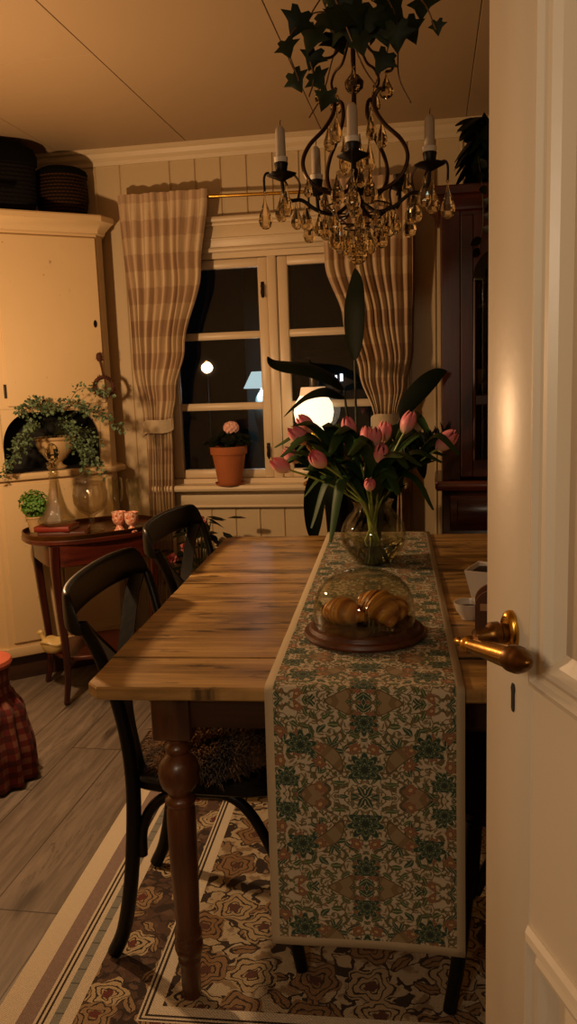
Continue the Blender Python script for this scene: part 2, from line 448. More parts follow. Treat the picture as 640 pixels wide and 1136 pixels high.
def runner_mat(W):
    g = G('foliate_runner_cloth'); u, v, _ = g.xyz(g.coord('UV'))
    m = (u-W/2).abs(); vv = (v+.06).pp(.19)
    vb = (v/.38).fl()
    P0 = g.vec(m, vv, 0)
    n1 = g.noise(P0, 26, 2); n2 = g.noise(g.vec(m+7.3, vv, 0), 26, 2)
    mm, v2 = m+(n1-.5)*.02, vv+(n2-.5)*.02
    P = g.vec(mm, v2, 0)
    cream = 'dccfb2'
    # scrolling stems and small filler foliage
    col = g.mix(g.noise(P, 60, 2).ss(.5,.65)*.5, cream, 'b5a57e')
    sc = (g.noise(P, 52, 1)-.5).abs()
    col = g.mix(sc.lt(.03), col, '6c6440')
    d, mid, c = leafmask(g, g.vec(mm+1.7, v2+.3, 0), 84, .46, .17)
    col = g.mix(d.lt(1)*.9, col, g.mix(c[1], '5f6e44', '8f7450'))
    d, mid, c = leafmask(g, g.vec(mm+.37, v2+1.1, 0), 44, .47, .17)
    lc = g.mix(c[1].gt(.55), '2c5440', '48663a')
    lc = g.mix(mid.lt(.03), lc, '9fa376')
    col = g.mix(d.lt(1.0)*c[2].gt(.25), col, lc)
    d, mid, c = leafmask(g, g.vec(mm+4.1, v2+2.3, 0), 30, .47, .13)
    col = g.mix(d.lt(1.0)*c[2].gt(.5), col, g.mix(mid.lt(.02), '2c4c3a', 'b8b890'))
    # soft tan teardrops in pairs
    for (cx, cy, a, bx, by, cc) in ((.065, .085, .7, .042, .015, 'a3906a'), (.1, .005, -.6, .036, .016, 'a8906c'), (.045, .185, .5, .03, .012, 'a58f68')):
        dx, dy = m-cx, vv-cy
        qx, qy = dx*cos(a)+dy*sin(a), dy*cos(a)-dx*sin(a)
        e = (qx/bx)*(qx/bx)+((qy+qx*qx*8)/by)*((qy+qx*qx*8)/by)
        col = g.mix(e.lt(1), col, g.mix(e.gt(.72), g.mix((qx*190).sin().gt(.5), cc, '8d7650'), '6d5a3c'))
    # rust blossoms
    lx, ly, c = g.cell(g.vec(mm+2.9, v2+.7, 0), 27, .8)
    r = (lx*lx+ly*ly).sqrt(); th = ly.at2(lx); rr = r/(1+(th*6).sin()*.18)
    fc = g.mix((rr*9).fr().lt(.35), 'a87a58', '7f5540')
    fc = g.mix(rr.lt(.09), fc, 'd2b276')
    col = g.mix(rr.lt(.3)*c[0].gt(.68), col, fc)
    # big palmettes on the centre line and at the sides
    for (cx, cy, sz, up) in ((0, .055, .034, 1), (.12, .10, .03, 1), (0, .15, .026, -1), (.148, .03, .024, 1)):
        dx, dy = (m-cx)/sz, (vv-cy)/sz*up
        rr = (dx*dx+dy*dy).sqrt(); th = dx.at2(dy)
        lobes = rr/((th*4.5).cos().abs()*.55+.55)
        inside = lobes.lt(1)*dy.gt(-.55)
        pc = g.mix((lobes*3.2).fr().lt(.25), '23463c', '8c9a6c')
        col = g.mix(inside, col, pc)
        col = g.mix(rr.lt(.2), col, '1c352c')
    edge = (u.mn(W-u))
    hem = edge.lt(.016).mx(v.gt(2.06)).mx(v.lt(.018))
    col = g.mix(hem, col, 'd2c09c')
    w = (u*2400).sin()*(v*2400).sin()
    col = g.mix(g.noise(g.vec(u, v, 0), 400, 2)*.2, col, '6d5c44')
    return g.set(col, .9, w, .0004, Sheen_Weight=.08)

def gingham(name, a, b, c, pu, pv, rough=.85):
    g = G(name); u, v, _ = g.xyz(g.coord('UV'))
    s1 = (u/pu).fr().lt(.5); s2 = (v/pv).fr().lt(.5)
    f = (s1+s2)*.5
    col = g.mix(f.gt(.25), a, b); col = g.mix(f.gt(.75), col, c)
    col = g.mix(g.noise(g.vec(u,v,0), 120, 2)*.3, col, b)
    return g.set(col, rough, (u*1500).sin()*(v*1500).sin(), .0003, Sheen_Weight=.1)
M['curtain'] = gingham('checked_curtain_cloth', 'd4c19c', 'c2a784', 'ab8e70', .085, .15)
M['plaid'] = gingham('red_checked_cloth', '8c5a46', '6a1a14', '3c0a08', .045, .045)
M['tieback'] = simple('tieback_lace', 'b3a283', .85, .2, 60)

def croissant_mat():
    g = G('baked_croissant'); x, y, z = g.xyz(g.coord())
    b = ((x.abs()*250) + (g.noise(g.coord(), 20, 2)-.5)*2.2).sin()
    n = g.noise(g.coord(), 45, 4)
    col = g.mix((b*.5+.5)*.75 + n*.2, '96501a', 'f0b458')
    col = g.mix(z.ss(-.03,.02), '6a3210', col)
    return g.set(col, .38, b*.5+n*.6, .004, Coat_Weight=.15)
M['croissant'] = croissant_mat()
def tulip_mat():
    g = G('pink_tulip_petal'); x, y, z = g.xyz(g.coord('Generated'))
    n = g.noise(g.vec(x*9, y*9, z*1.5), 3, 3)
    col = g.mix(z.ss(.05,.6), 'f0cbb0', 'f08c9c')
    col = g.mix(n.ss(.45,.8)*.6, col, 'f4aaa8')
    col = g.mix(z.ss(.75,1.0)*.4, col, 'f6b0b0')
    return g.set(col, .45, None, Subsurface_Weight=.1, Subsurface_Radius=(.01,.004,.003))
M['tulip'] = tulip_mat()
def cabinet_paint():
    g = G('old_cream_cabinet_paint'); v = g.coord()
    n = g.noise(v, 3, 4); col = g.mix(n, 'cdb183', 'd8bf93')
    x, y, z = g.xyz(v)
    w = g.noise(g.vec(x*6, y*6, z*2.2), 5, 5, .7)
    col = g.mix(w.ss(.68,.74)*.6, col, '6a4524')
    s = g.noise(v, 40, 2).ss(.74,.78)
    col = g.mix(s*.8, col, '3a2412')
    return g.set(col, .5, w*.4+n, .001)
M['cabinet'] = cabinet_paint()
def wicker(name, a, b):
    g = G(name); x, y, z = g.xyz(g.coord()); th = y.at2(x)
    k = ((z*420).sin()*.5+.5)*(((th*40)+(z*210/PI).fl()*PI).sin()*.25+.75)
    return g.set(g.mix(k.ss(.2,.8), a, b), .8, k, .004, Specular_IOR_Level=.15)
M['wicker'] = wicker('brown_wicker', '100804', '3c2211')
M['wicker_dark'] = wicker('blackened_wicker', '070504', '100b08')
def eggcup_mat():
    g = G('pink_patterned_china'); v = g.coord()
    n = g.noise(v, 70, 3); col = g.mix(n.ss(.45,.55), 'd88a6c', 'f0cdb4')
    col = g.mix(g.noise(v, 120, 2).ss(.58,.62), col, 'a03c34')
    return g.set(col, .28)
M['eggcup'] = eggcup_mat()
def fur_mat():
    g = G('brown_sheepskin'); v = g.coord(); n = g.noise(v, 12, 4)
    col = g.mix(n.ss(.4,.65), '22140c', '8c6640')
    return g.set(col, .8)
M['fur'] = fur_mat()

# ------------------------------------------------------------------ camera and world
H = 1.35; FPX = 920.0; PITCH, ROLL, YAW = rad(9.25), rad(-2.02), rad(10.0)
f = Vector((-sin(YAW)*cos(PITCH), cos(YAW)*cos(PITCH), -sin(PITCH)))
r0 = Vector((cos(YAW), sin(YAW), 0)); u0 = r0.cross(f)
rr_ = r0*cos(ROLL) + u0*sin(ROLL); uu_ = rr_.cross(f)
cd = bpy.data.cameras.new('camera'); cam = bpy.data.objects.new('camera', cd); C.objects.link(cam)
cam.matrix_world = Matrix(((rr_.x,uu_.x,-f.x,0),(rr_.y,uu_.y,-f.y,0),(rr_.z,uu_.z,-f.z,H),(0,0,0,1)))
cd.sensor_fit = 'VERTICAL'; cd.sensor_height = 36; cd.lens = FPX/1136*36; cd.clip_start = .02
S.camera = cam
S.view_settings.view_transform = 'Standard'; S.view_settings.look = 'None'; S.view_settings.gamma = 1
S.view_settings.use_curve_mapping = False; S.view_settings.exposure = 0.2
w = bpy.data.worlds.new('night'); S.world = w; w.use_nodes = True
bg = w.node_tree.nodes['Background']; bg.inputs[0].default_value = (.12,.16,.22,1); bg.inputs[1].default_value = .004
try:
    S.cycles.use_denoising = True; S.cycles.max_bounces = 12; S.cycles.transmission_bounces = 12
    S.cycles.sample_clamp_indirect = 4.0; S.cycles.caustics_refractive = False; S.cycles.caustics_reflective = False
except Exception: pass

def lamp(name, loc, power, col, radius=.05):
    l = bpy.data.lights.new(name, 'POINT'); l.energy = power; l.color = col; l.shadow_soft_size = radius
    o = bpy.data.objects.new(name, l); C.objects.link(o); o.location = loc; return o


# ================================================================== THE ROOM
XL, XR, YB, YF, ZC = -2.4, 1.6, 3.9, 0.12, 2.42
m = MB().box(XL-.1, XR+.1, -.6, YB+.1, -.06, 0); struct('floor', 'grey brown wood plank floor of the dining room', 'floor', m, M['floor'])

def boards(mb, x0, x1, z0, z1, y, back=.05, step=.1212, off=-1.187, dep=.006, hw=.0055):
    """vertical boarding: an extruded outline with v grooves and a small bead"""
    pts = [(x0, y)]
    k = math.ceil((x0+.02-off)/step)
    while off+k*step < x1-.02:
        gx = off+k*step
        pts += [(gx-hw-.010, y), (gx-hw-.008, y-.0015), (gx-hw-.002, y-.0015), (gx-hw, y), (gx-.002, y+dep), (gx+.002, y+dep), (gx+hw, y)]; k += 1
    pts += [(x1, y)]
    b = len(mb.v); n = len(pts)
    for z in (z0, z1): mb.v += [(p[0], p[1], z) for p in pts]
    for i in range(n-1): mb.f.append((b+i, b+i+1, b+n+i+1, b+n+i))
    return mb
WX0, WX1, WZ0, WZ1 = -1.29, -.16, .84, 1.94      # window opening
m = MB()
boards(m, XL, WX0, 0, ZC, YB); boards(m, WX1, XR, 0, ZC, YB); boards(m, WX0, WX1, 0, WZ0, YB); boards(m, WX0, WX1, WZ1, ZC, YB)
m.box(XL-.1, WX0, YB+.012, YB+.1, 0, ZC); m.box(WX1, XR+.1, YB+.012, YB+.1, 0, ZC)
m.box(WX0, WX1, YB+.012, YB+.1, 0, WZ0); m.box(WX0, WX1, YB+.012, YB+.1, WZ1, ZC)
struct('wall_back', 'cream vertical board wall behind the table with the window in it', 'wall', m, M['paint_wall'])
m = MB().box(XL-.1, XL, 0, YB, 0, ZC); struct('wall_left', 'cream wall at the side of the corner cabinet', 'wall', m, M['paint_wall'])
m = MB().box(XR, XR+.1, 0, YB, 0, ZC); struct('wall_right', 'cream wall beyond the dark glazed cabinet', 'wall', m, M['paint_wall'])
m = MB().box(XL-.1, -.5, 0, YF, 0, ZC).box(.4, XR+.1, 0, YF, 0, ZC).box(-.5, .4, 0, YF, 2.06, ZC)
struct('wall_front', 'cream wall holding the doorway the photo is taken through', 'wall', m, M['paint_wall'])
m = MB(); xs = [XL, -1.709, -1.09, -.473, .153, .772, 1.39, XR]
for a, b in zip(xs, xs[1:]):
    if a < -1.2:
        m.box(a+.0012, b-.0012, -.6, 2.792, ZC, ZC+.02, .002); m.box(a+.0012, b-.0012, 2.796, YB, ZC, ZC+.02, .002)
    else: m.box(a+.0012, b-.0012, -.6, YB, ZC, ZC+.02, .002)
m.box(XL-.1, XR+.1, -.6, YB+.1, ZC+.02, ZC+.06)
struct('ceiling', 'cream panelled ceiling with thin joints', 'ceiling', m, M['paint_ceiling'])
m = MB(); prof = [(YB, 2.352), (YB-.012, 2.352), (YB-.016, 2.368), (YB-.03, 2.382), (YB-.036, 2.40), (YB-.05, 2.406), (YB-.05, ZC), (YB, ZC)]
m.loft([[(XL, a, b) for a, b in prof], [(XR, a, b) for a, b in prof]])
struct('trim_1', 'cream cornice moulding along the top of the back wall', 'trim', m, M['paint_trim'])
m = MB().box(XL, XR, YB-.016, YB, 0, .11, .004); struct('baseboard_back', 'cream baseboard along the back wall', 'baseboard', m, M['paint_trim'])

# ------------------------------------------------------------------ window
wn = bpy.data.objects.new('window_1', None); C.objects.link(wn); wn['kind'] = 'structure'
tag(wn, 'cream painted casement window with six dark panes at night', 'window')
wy = YB
m = MB()
m.box(WX0-.06, WX1+.06, wy-.022, wy+.0, 1.936, 2.062, .004)
m.box(WX0-.075, WX1+.075, wy-.05, wy, 2.062, 2.085, .005); m.box(WX0-.065, WX1+.065, wy-.036, wy, 2.046, 2.062, .004)
m.box(WX0-.065, WX1+.065, wy-.034, wy, 1.93, 1.95, .004); m.box(WX0-.06, WX1+.06, wy-.027, wy, 1.985, 1.995, .003)
m.box(WX0-.06, WX0+.012, wy-.022, wy, .80, 1.94, .004); m.box(WX1-.012, WX1+.06, wy-.022, wy, .80, 1.94, .004)
obj('casing', m, M['paint_trim'], wn)
m = MB(); yf0, yf1 = wy+.02, wy+.075
m.box(WX0, WX1, yf0-.02, yf1, 1.905, 1.942); m.box(WX0, WX1, yf0-.02, yf1, .84, .872)
m.box(WX0, WX0+.03, yf0-.02, yf1, .87, 1.906); m.box(WX1-.03, WX1, yf0-.02, yf1, .87, 1.906); m.box(-.752, -.708, yf0-.012, yf1, .87, 1.906, .004)
obj('frame', m, M['paint_window'], wn)
for (a, b, pa, pb) in ((-1.256, -.753, -1.206, -.798), (-.706, -.194, -.656, -.244)):
    m = MB(); y0, y1 = yf0-.004, yf0+.032
    m.box(a, pa, y0, y1, .874, 1.902, .004); m.box(pb, b, y0, y1, .874, 1.902, .004)
    m.box(pa-.004, pb+.004, y0+.001, y1, .874, .914, .004); m.box(pa-.004, pb+.004, y0+.001, y1, 1.862, 1.902, .004)
    for z in (1.219, 1.553): m.box(pa-.004, pb+.004, y0+.003, y1, z-.017, z+.017, .006)
    s = obj('sash', m, M['paint_window'], wn)
    for z0, z1 in ((.91, 1.204), (1.234, 1.538), (1.568, 1.865)):
        obj('pane', MB().box(pa-.004, pb+.004, yf0+.018, yf0+.021, z0, z1), M['pane'], s, smooth=False)
for (x, z) in ((-.776, 1.757), (-.776, 1.005)):
    m = MB().box(x-.008, x+.008, yf0-.009, yf0-.003, z-.035, z+.035, .003)
    m.tube(spline([(x, yf0-.008, z+.012), (x+.003, yf0-.026, z+.01), (x-.001, yf0-.03, z-.018), (x+.006, yf0-.026, z-.04)], 4), .0045, 8)
    m.ell((x, yf0-.016, z+.014), (.008,.008,.008), 10, 6)
    obj('latch', m, M['iron_dark'], wn)
m = MB().box(WX0-.05, WX1+.05, wy-.095, wy+.02, .822, .85, .008).box(WX0-.03, WX1+.03, wy-.028, wy, .745, .822, .003).box(WX0-.034, WX1+.034, wy-.036, wy, .735, .747, .003)
obj('sill', m, M['paint_trim'], wn)

# ------------------------------------------------------------------ outside in the dark
ho = thing('reflection_house', 'dim pale house corner added outside in place of a pane reflection', 'house', (-1.32, 6.9, 0))  # wall added outdoors to stand in for a pale band reflected in the pane
obj('wall', MB().box(-.22, .12, 0, .5, 0, 2.35, .01), simple('pale_night_wall', '5c6a72', .8, .1, 3), ho)
obj('roof', MB().prism([(-.26,-.05),(.16,-.05),(.16,.55),(-.26,.55)], 2.35, 2.42, .01), simple('night_roof', '1c1e20', .8), ho)
lt = thing('reflection_lamp', 'white glowing lamp with a cone shade added outside in place of a pane reflection', 'lamp', (-1.32, 6.5, 0))  # added outdoors to stand in for a lamp reflected in the pane
obj('shade', MB().shell([(.15, 1.27), (.082, 1.40)], [(.145, 1.27), (.078, 1.40)], 28), emitter('cool_lamp_shade', 'cfe6ee', .8, 'e6f0f0'), lt)
obj('stand', MB().lathe([(.09,0),(.085,.03),(.02,.06),(.016,.7),(.05,.95),(.075,1.08),(.055,1.2),(.014,1.26),(.014,1.34)], 20), simple('pale_lamp_base', 'b8c4c8', .3), lt)
to2 = thing('reflection_glow', 'tiny orange lantern light added outside in place of a reflection in the left window half', 'glow', (-1.766, 6.5, 0))  # small glow added outdoors instead of a second warm reflection
obj('pole', MB().lathe([(.02,0),(.01,.05),(.01,1.44),(.02,1.45)], 12), M['iron_dark'], to2)
obj('light', MB().lathe([(.012,1.45),(.016,1.465),(.014,1.49),(.004,1.50)], 12), emitter('reflection_glow_emit', 'ff9a50', 1.6), to2)
fh = thing('distant_house', 'dark distant house with two small lit windows right of the lamp', 'house', (-.55, 6.9, 0))
obj('wall', MB().box(-.45, .5, 0, .6, 0, 1.5, .01), simple('dark_house_wall', '15181a', .9), fh)
obj('roof', MB().prism([(-.5,-.06),(.55,-.06),(.55,.7),(-.5,.7)], 1.5, 1.56, .01), simple('dark_house_roof', '0c0e10', .9), fh)
for x0, x1, z0, z1 in ((-.195, -.172, 1.30, 1.36), (-.235, -.22, 1.315, 1.35)):
    obj('lit_window', MB().box(x0, x1, -.012, .004, z0, z1, .002), emitter('cool_lit_window', 'dfe8ff', 2.4), fh)

# ------------------------------------------------------------------ the open door at the camera's side
dr = bpy.data.objects.new('door_1', None); C.objects.link(dr); dr['kind'] = 'structure'
tag(dr, 'open white panelled door with brass lever handle', 'door')
dr.location = (.0565, .898, 0); dr.rotation_euler = (0, 0, math.atan2(-.932, .3616))
DW = .78
m = MB()
m.box(0, .108, 0, .04, .008, 2.02, .003); m.box(DW-.108, DW, 0, .04, .008, 2.02, .003)
for z0, z1 in ((.008, .22), (.78, 1.05), (1.9, 2.02)): m.box(.107, DW-.107, .0005, .0395, z0, z1)
obj('stile', m, M['paint_door'], dr)
for z0, z1 in ((.215, .785), (1.045, 1.905)):
    obj('panel', MB().box(.15, DW-.15, .008, .032, z0+.04, z1-.04, .003), M['paint_door'], dr)
    mb = MB(); pr = [(0,.012),(0,-.002),(.004,-.007),(.010,-.009),(.013,-.003),(.017,-.001),(.024,-.006),(.029,-.005),(.034,.002),(.042,.006),(.05,.009),(.05,.02)]
    def frame_ring(dx, dy): return [(.106+dx, dy, z0-.002+dx), (DW-.106-dx, dy, z0-.002+dx), (DW-.106-dx, dy, z1+.002-dx), (.106+dx, dy, z1+.002-dx)]
    mb.loft([frame_ring(*q) for q in pr], cap=False)
    obj('moulding', mb, M['paint_door'], dr, ang=25)
hd = obj('handle', MB().loft([[( .061+.0165*cos(a)*k, yy, 1.085+.0235*sin(a)*k + .0*a) for a in [2*PI*j/32 for j in range(32)]] for yy, k in ((0.0005,1),(-.003,1),(-.006,.9),(-.0075,.75),(-.0065,.62),(-.0075,.5))]), M['brass'], dr)
m = MB().tube([(.061, -.006, 1.085), (.061, -.013, 1.085), (.061, -.015, 1.085), (.061, -.022, 1.085), (.061, -.026, 1.084), (.061, -.040, 1.083)], [.0105, .0105, .0125, .0125, .009, .0085], 18)
obj('neck', m, M['brass_dark'], hd)
ax0 = Vector((.018, -.042, 1.0665)); ax1 = Vector((.180, -.042, 1.0965)); axd = ax1-ax0
prof = [(0,.0012),(.006,.0034),(.02,.0045),(.035,.0036),(.05,.0032),(.12,.0042),(.16,.0055),(.175,.0085),(.20,.0092),(.22,.0075),(.235,.0068),(.26,.0072),(.45,.0088),(.68,.0105),(.8,.0112)]
m = MB().tube([ax0+axd*t for t, _ in prof], [r for _, r in prof], 20); obj('grip', m, M['brass'], hd)
prof = [(.795,.0115),(.8,.0128),(.86,.0128),(.87,.0118),(.90,.0112),(.94,.0085),(.96,.0055),(.985,.0045),(1.0,.0012)]
m = MB().tube([ax0+axd*t for t, _ in prof], [r for _, r in prof], 20); obj('end_cap', m, M['brass_dark'], hd)
m = MB(); ring = []
for yy, k in ((.001, 1), (-.0012, .92)):
    ring.append([(.066+ (.0032 + (.0012 if z > .006 else 0))*k*cx, yy, 1.017+z*k) for cx, z in ((-1,-.013),(-.5,-.0165),(.5,-.0165),(1,-.013),(1,.004),(1,.010),(.55,.0155),(-.55,.0155),(-1,.010),(-1,.004))])
m.loft(ring); obj('keyhole', m, M['void'], dr)
m = MB()
for z in (.3, 1.75): m.tube([(DW+.004, .046, z-.05), (DW+.004, .046, z+.05)], .008, 12)
obj('hinge', m, M['brass_dark'], dr)

# ================================================================== RUG
TA = rad(3.3)
def tw(u, v, z=0): return Vector((-.672+u*cos(TA)-v*sin(TA), 1.443+u*sin(TA)+v*cos(TA), z))
RA = rad(2.6); RW, RL = 1.56, 2.1
ro = Vector((cos(RA)*-.878 - sin(RA)*1.2, sin(RA)*-.878 + cos(RA)*1.2, 0))
M['rug'] = rug_mat(RW, RL)
m = MB().box(0, RW, 0, RL, 0.0005, .006, .002)
r = obj('floral_rug', m, M['rug'], loc=ro, rot=(0,0,RA)); tag(r, 'cream and brown floral woven rug with striped border under the table', 'rug')

# ================================================================== TABLE
tb = thing('dining_table', 'rustic pine dining table with dark turned legs', 'table', tw(0,0), TA)
m = MB(); seams = [0, .172, .507, .806, 1.10, 1.34, 1.512]; TW = 1.08; tr = random.Random(3)
for i, (a, b) in enumerate(zip(seams, seams[1:])):
    z1 = .77 - (0 if i % 2 else .001); ga, gb = (0 if i == 0 else (.004 if i == 1 else .0022)), (0 if i == 5 else (.004 if i == 0 else .0022))
    if i == 0: poly = [(.026,a),(TW-.02,a),(TW,a+.022),(TW,b-gb),(0,b-gb),(0,a+.03)]
    elif i == 5: poly = [(0,a+ga),(TW,a+ga),(TW,b-.03),(TW-.03,b),(.05,b),(.028,b-.006),(.02,b-.022),(0,b-.03)]
    else: poly = [(0,a+ga),(TW,a+ga),(TW,b-gb),(0,b-gb)]
    # cut the long edges in small steps so they look worn
    pp2 = []
    for p, q in zip(poly, poly[1:]+poly[:1]):
        n = max(1, int(math.hypot(q[0]-p[0], q[1]-p[1])/.05))
        for k in range(n):
            t = k/n; j = .0012 if 0 < k else 0
            pp2.append((lerp(p[0],q[0],t)+tr.uniform(-j,j)*(abs(q[1]-p[1])>.01), lerp(p[1],q[1],t)+tr.uniform(-j,j)*(i == 0 and p[1] < .01 and q[1] < .01)))
    q1 = [(p[0]+(.003 if p[0] < .02 else (-.003 if p[0] > TW-.02 else 0)), p[1]+(.004 if p[1] < .02 else (-.003 if p[1] > 1.5 else 0))) for p in pp2]
    m.loft([[(*p, .742) for p in q1], [(*p, .746) for p in pp2], [(*p, z1-.004) for p in pp2], [(*p, z1) for p in q1]])
obj('tabletop', m, M['table'], tb, ang=30)
LX, LY = .06, .1
legs = [(.146,.126),(TW-.146,.126),(.146,1.386),(TW-.146,1.386)]
m = MB(); t = .012
for q in ((.176, TW-.176, .092, .114), (.176, TW-.176, 1.398, 1.42), (.112, .134, .16, 1.352), (TW-.134, TW-.112, .16, 1.352)):
    obj('apron', MB().box(*q, .648, .742, .001), M['pine_base'], tb)
LP = [(.0,.622),(.021,.620),(.0225,.612),(.019,.602),(.0265,.594),(.0275,.586),(.0225,.578),(.033,.568),(.041,.556),(.0445,.537),(.0425,.518),(.036,.502),(.0275,.492),(.0245,.484),(.0315,.478),(.033,.471),(.0315,.465),(.028,.461),(.031,.450),(.0315,.42),(.0305,.33),(.0275,.22),(.0255,.178),(.0285,.168),(.0305,.158),(.0285,.150),(.026,.147),(.0305,.138),(.0315,.126),(.028,.112),(.024,.105),(.026,.098),(.0235,.088),(.0225,.08),(.0205,.006),(.018,.006)]
for (x, y) in legs:
    m = MB().lathe(LP, 28).box(-.0405, .0405, -.0405, .0405, .620, .742, .003)
    obj('leg', m, M['dark_leg'], tb, loc=(x, y, 0), ang=50)

# runner
RX0, RWD = .357, .372
M['runner'] = runner_mat(RWD)
def runner_pt(a, s):
    """a across 0..1, s metres along, from the hanging front hem to the back edge"""
    hang = .53 + .012*a
    x = RX0 + RWD*a + .013*max(0, s-hang) - .004*(hang-s if s < hang else 0)*(1-a)*2
    if s < hang-.012:
        d = hang-s; y = -.007 - .004*sin(a*5+d*3)*min(1,d*3) - .016*d*d*(a-.2)
        return (x, y, .7735-d)
    if s < hang+.012:
        k = (s-hang+.012)/.024*PI/2
        return (x, -.007+.013*(1-cos(k)), .7615+.0135*sin(k))
    y = s-hang-.006
    return (x, y, .775+.0006*sin(x*40)*sin(y*30))
m = MB(); LEN = 2.08
SS = [i*.53/34 for i in range(33)] + [.512+i*.004 for i in range(14)] + [.57+(LEN-.57)*i/50 for i in range(51)]
m.grid(lambda i, j: runner_pt(j, SS[round(i*(len(SS)-1))]), len(SS)-1, 18, lambda i, j: (j*RWD, SS[round(i*(len(SS)-1))]))
rn = obj('table_runner', m, M['runner'], loc=tw(0,0), rot=(0,0,TA), ang=80); tag(rn, 'cream green and rust foliate runner hanging over the table end', 'table runner')
sm = rn.modifiers.new('thick', 'SOLIDIFY'); sm.thickness = .0022; sm.offset = 0

# ================================================================== CHAIRS (bentwood, cross back)
def make_chair(name, label, group):
    t = thing(name, label, 'chair', group=group)
    bp = M['black_paint']
    m = MB()
    def seat_ring(z, k):
        out = []
        for j in range(40):
            a = 2*PI*j/40; c, s_ = cos(a), sin(a); e = .45
            x = .165 + .205*k*math.copysign(abs(c)**e, c); wy = (.195+.03*(x/.37))*k
            out.append((x, wy*math.copysign(abs(s_)**e, s_), z))
        return out
    m.loft([seat_ring(.43,.97), seat_ring(.436,1), seat_ring(.452,1), seat_ring(.458,.97), seat_ring(.455,.8)])
    obj('seat', m, bp, t)
    for sg in (-1, 1):
        pth = [(-.073, sg*.184, .014), (-.045, sg*.186, .077), (-.02, sg*.188, .195), (-.004, sg*.19, .332), (.003, sg*.192, .444), (-.002, sg*.196, .553), (-.016, sg*.21, .66), (-.042, sg*.228, .77), (-.066, sg*.246, .838)]
        pth = spline(pth, 5); n = len(pth)
        obj('rear_leg', MB().tube(pth, [lerp(.0175,.0125,max(0,i/n-.45)/.55) for i in range(n)], 12), bp, t)
        pth = spline([(.378, sg*.212, .014), (.36, sg*.207, .12), (.342, sg*.2, .28), (.325, sg*.188, .435)], 5)
        obj('front_leg', MB().tube(pth, [lerp(.0145,.018,i/len(pth)) for i in range(len(pth))], 12), bp, t)
        yy = sg*.185
        pth = spline([(.012,yy,.270), (.017,yy,.335), (.042,yy*.985,.388), (.085,yy*.97,.418), (.15,yy*.96,.424), (.22,yy*.97,.418), (.265,yy*.985,.383), (.298,yy*1.0,.329), (.322,yy*1.02,.275)], 5)
        obj('brace', MB().tube(pth, .0125, 10), bp, t)
    pth = spline([(.333,-.196,.27), (.325,-.19,.335), (.315,-.15,.395), (.31,-.09,.418), (.31,0,.422), (.31,.09,.418), (.315,.15,.395), (.325,.19,.335), (.333,.196,.27)], 5)
    obj('brace', MB().tube(pth, .0115, 10), bp, t)
    # top rail: a bent board, rounded into the uprights
    def rail(i, j):
        s_ = i*2-1; a = s_*.275/.275
        y = .264*sin(a*PI/2*.96)/sin(PI/2*.96)
        x = -.070 - .062*(1-abs(s_)**2.2)
        zt = .917 - .012*s_*s_ - .075*max(0, abs(s_)-.72)**2/.078
        zb = .822 + .012*(1-s_*s_) + .0*s_
        ang = 2*PI*j; cz = (zt+zb)/2; hh = (zt-zb)/2
        e = .5; cc, sn = cos(ang), sin(ang)
        nx, ny = -1, 0
        return (x + .010*math.copysign(abs(cc)**e, cc), y, cz + hh*math.copysign(abs(sn)**e, sn))
    m = MB(); R = 36; K = 20
    m.loft([[rail(i/R, j/K) for j in range(K)] for i in range(R+1)])
    obj('top_rail', m, bp, t, ang=60)
    for sg in (-1, 1):
        pth = spline([(-.085, sg*.222, .838), (-.085, sg*.16, .79), (-.07, sg*.04, .69), (-.045, -sg*.07, .59), (-.012, -sg*.13, .50), (.004, -sg*.145, .452)], 5)
        obj('cross_strip', MB().tube(pth, [1]*len(pth), sec=[(-.004,-.019),(.004,-.019),(.004,.019),(-.004,.019)]), bp, t, ang=30)
    return t
ch = make_chair('dining_chair', 'black bentwood chair nearest the front corner, its rear leg standing on the striped rug', 'black bentwood dining chairs')
ch.location = tw(.006, .422); ch.rotation_euler = (0, 0, TA)
dup(ch, tw(-.02, 1.17), TA-rad(4), 'black bentwood chair farther back, between the small mahogany table and the window', 'black bentwood dining chairs')
dup(ch, tw(1.085, .32), TA+PI, 'black bentwood chair mostly hidden by the white door and the hanging runner', 'black bentwood dining chairs')
# sheepskin on the near chair
m = MB(); fr = random.Random(5)
def skin(i, j):
    a = 2*PI*j; k = i; c, s_ = cos(a), sin(a)
    rx = .19*k*(1+.1*sin(3*a+1)); ry = .195*k*(1+.1*cos(4*a))
    return (.17+rx*c, ry*s_, .462 + .026*(1-k**4) + (.0 if k < .9 else 0))
m.grid(skin, 8, 28)
for _ in range(7000):
    a = fr.uniform(0, 2*PI); k = math.sqrt(fr.random())
    p = Vector(skin(k, a/(2*PI))); l = fr.uniform(.014,.034)
    out = Vector((cos(a), sin(a), 0))*k*.8 + Vector((fr.uniform(-.6,.6), fr.uniform(-.6,.6), .55 - .75*(k**3)))
    tip = p + out*l; mid = p + out*l*.5 + Vector((0,0,.005)); sd = Vector((fr.uniform(-1,1), fr.uniform(-1,1), 0)).normalized()*.0016
    m.add([p-sd, p+sd, mid+sd*.7, mid-sd*.7, tip], [(0,1,2,3),(3,2,4)])
o = obj('sheepskin', m, M['fur'], loc=tw(0,.422), rot=(0,0,TA), smooth=True, ang=180); tag(o, 'shaggy brown sheepskin lying on the near chair seat', 'sheepskin')
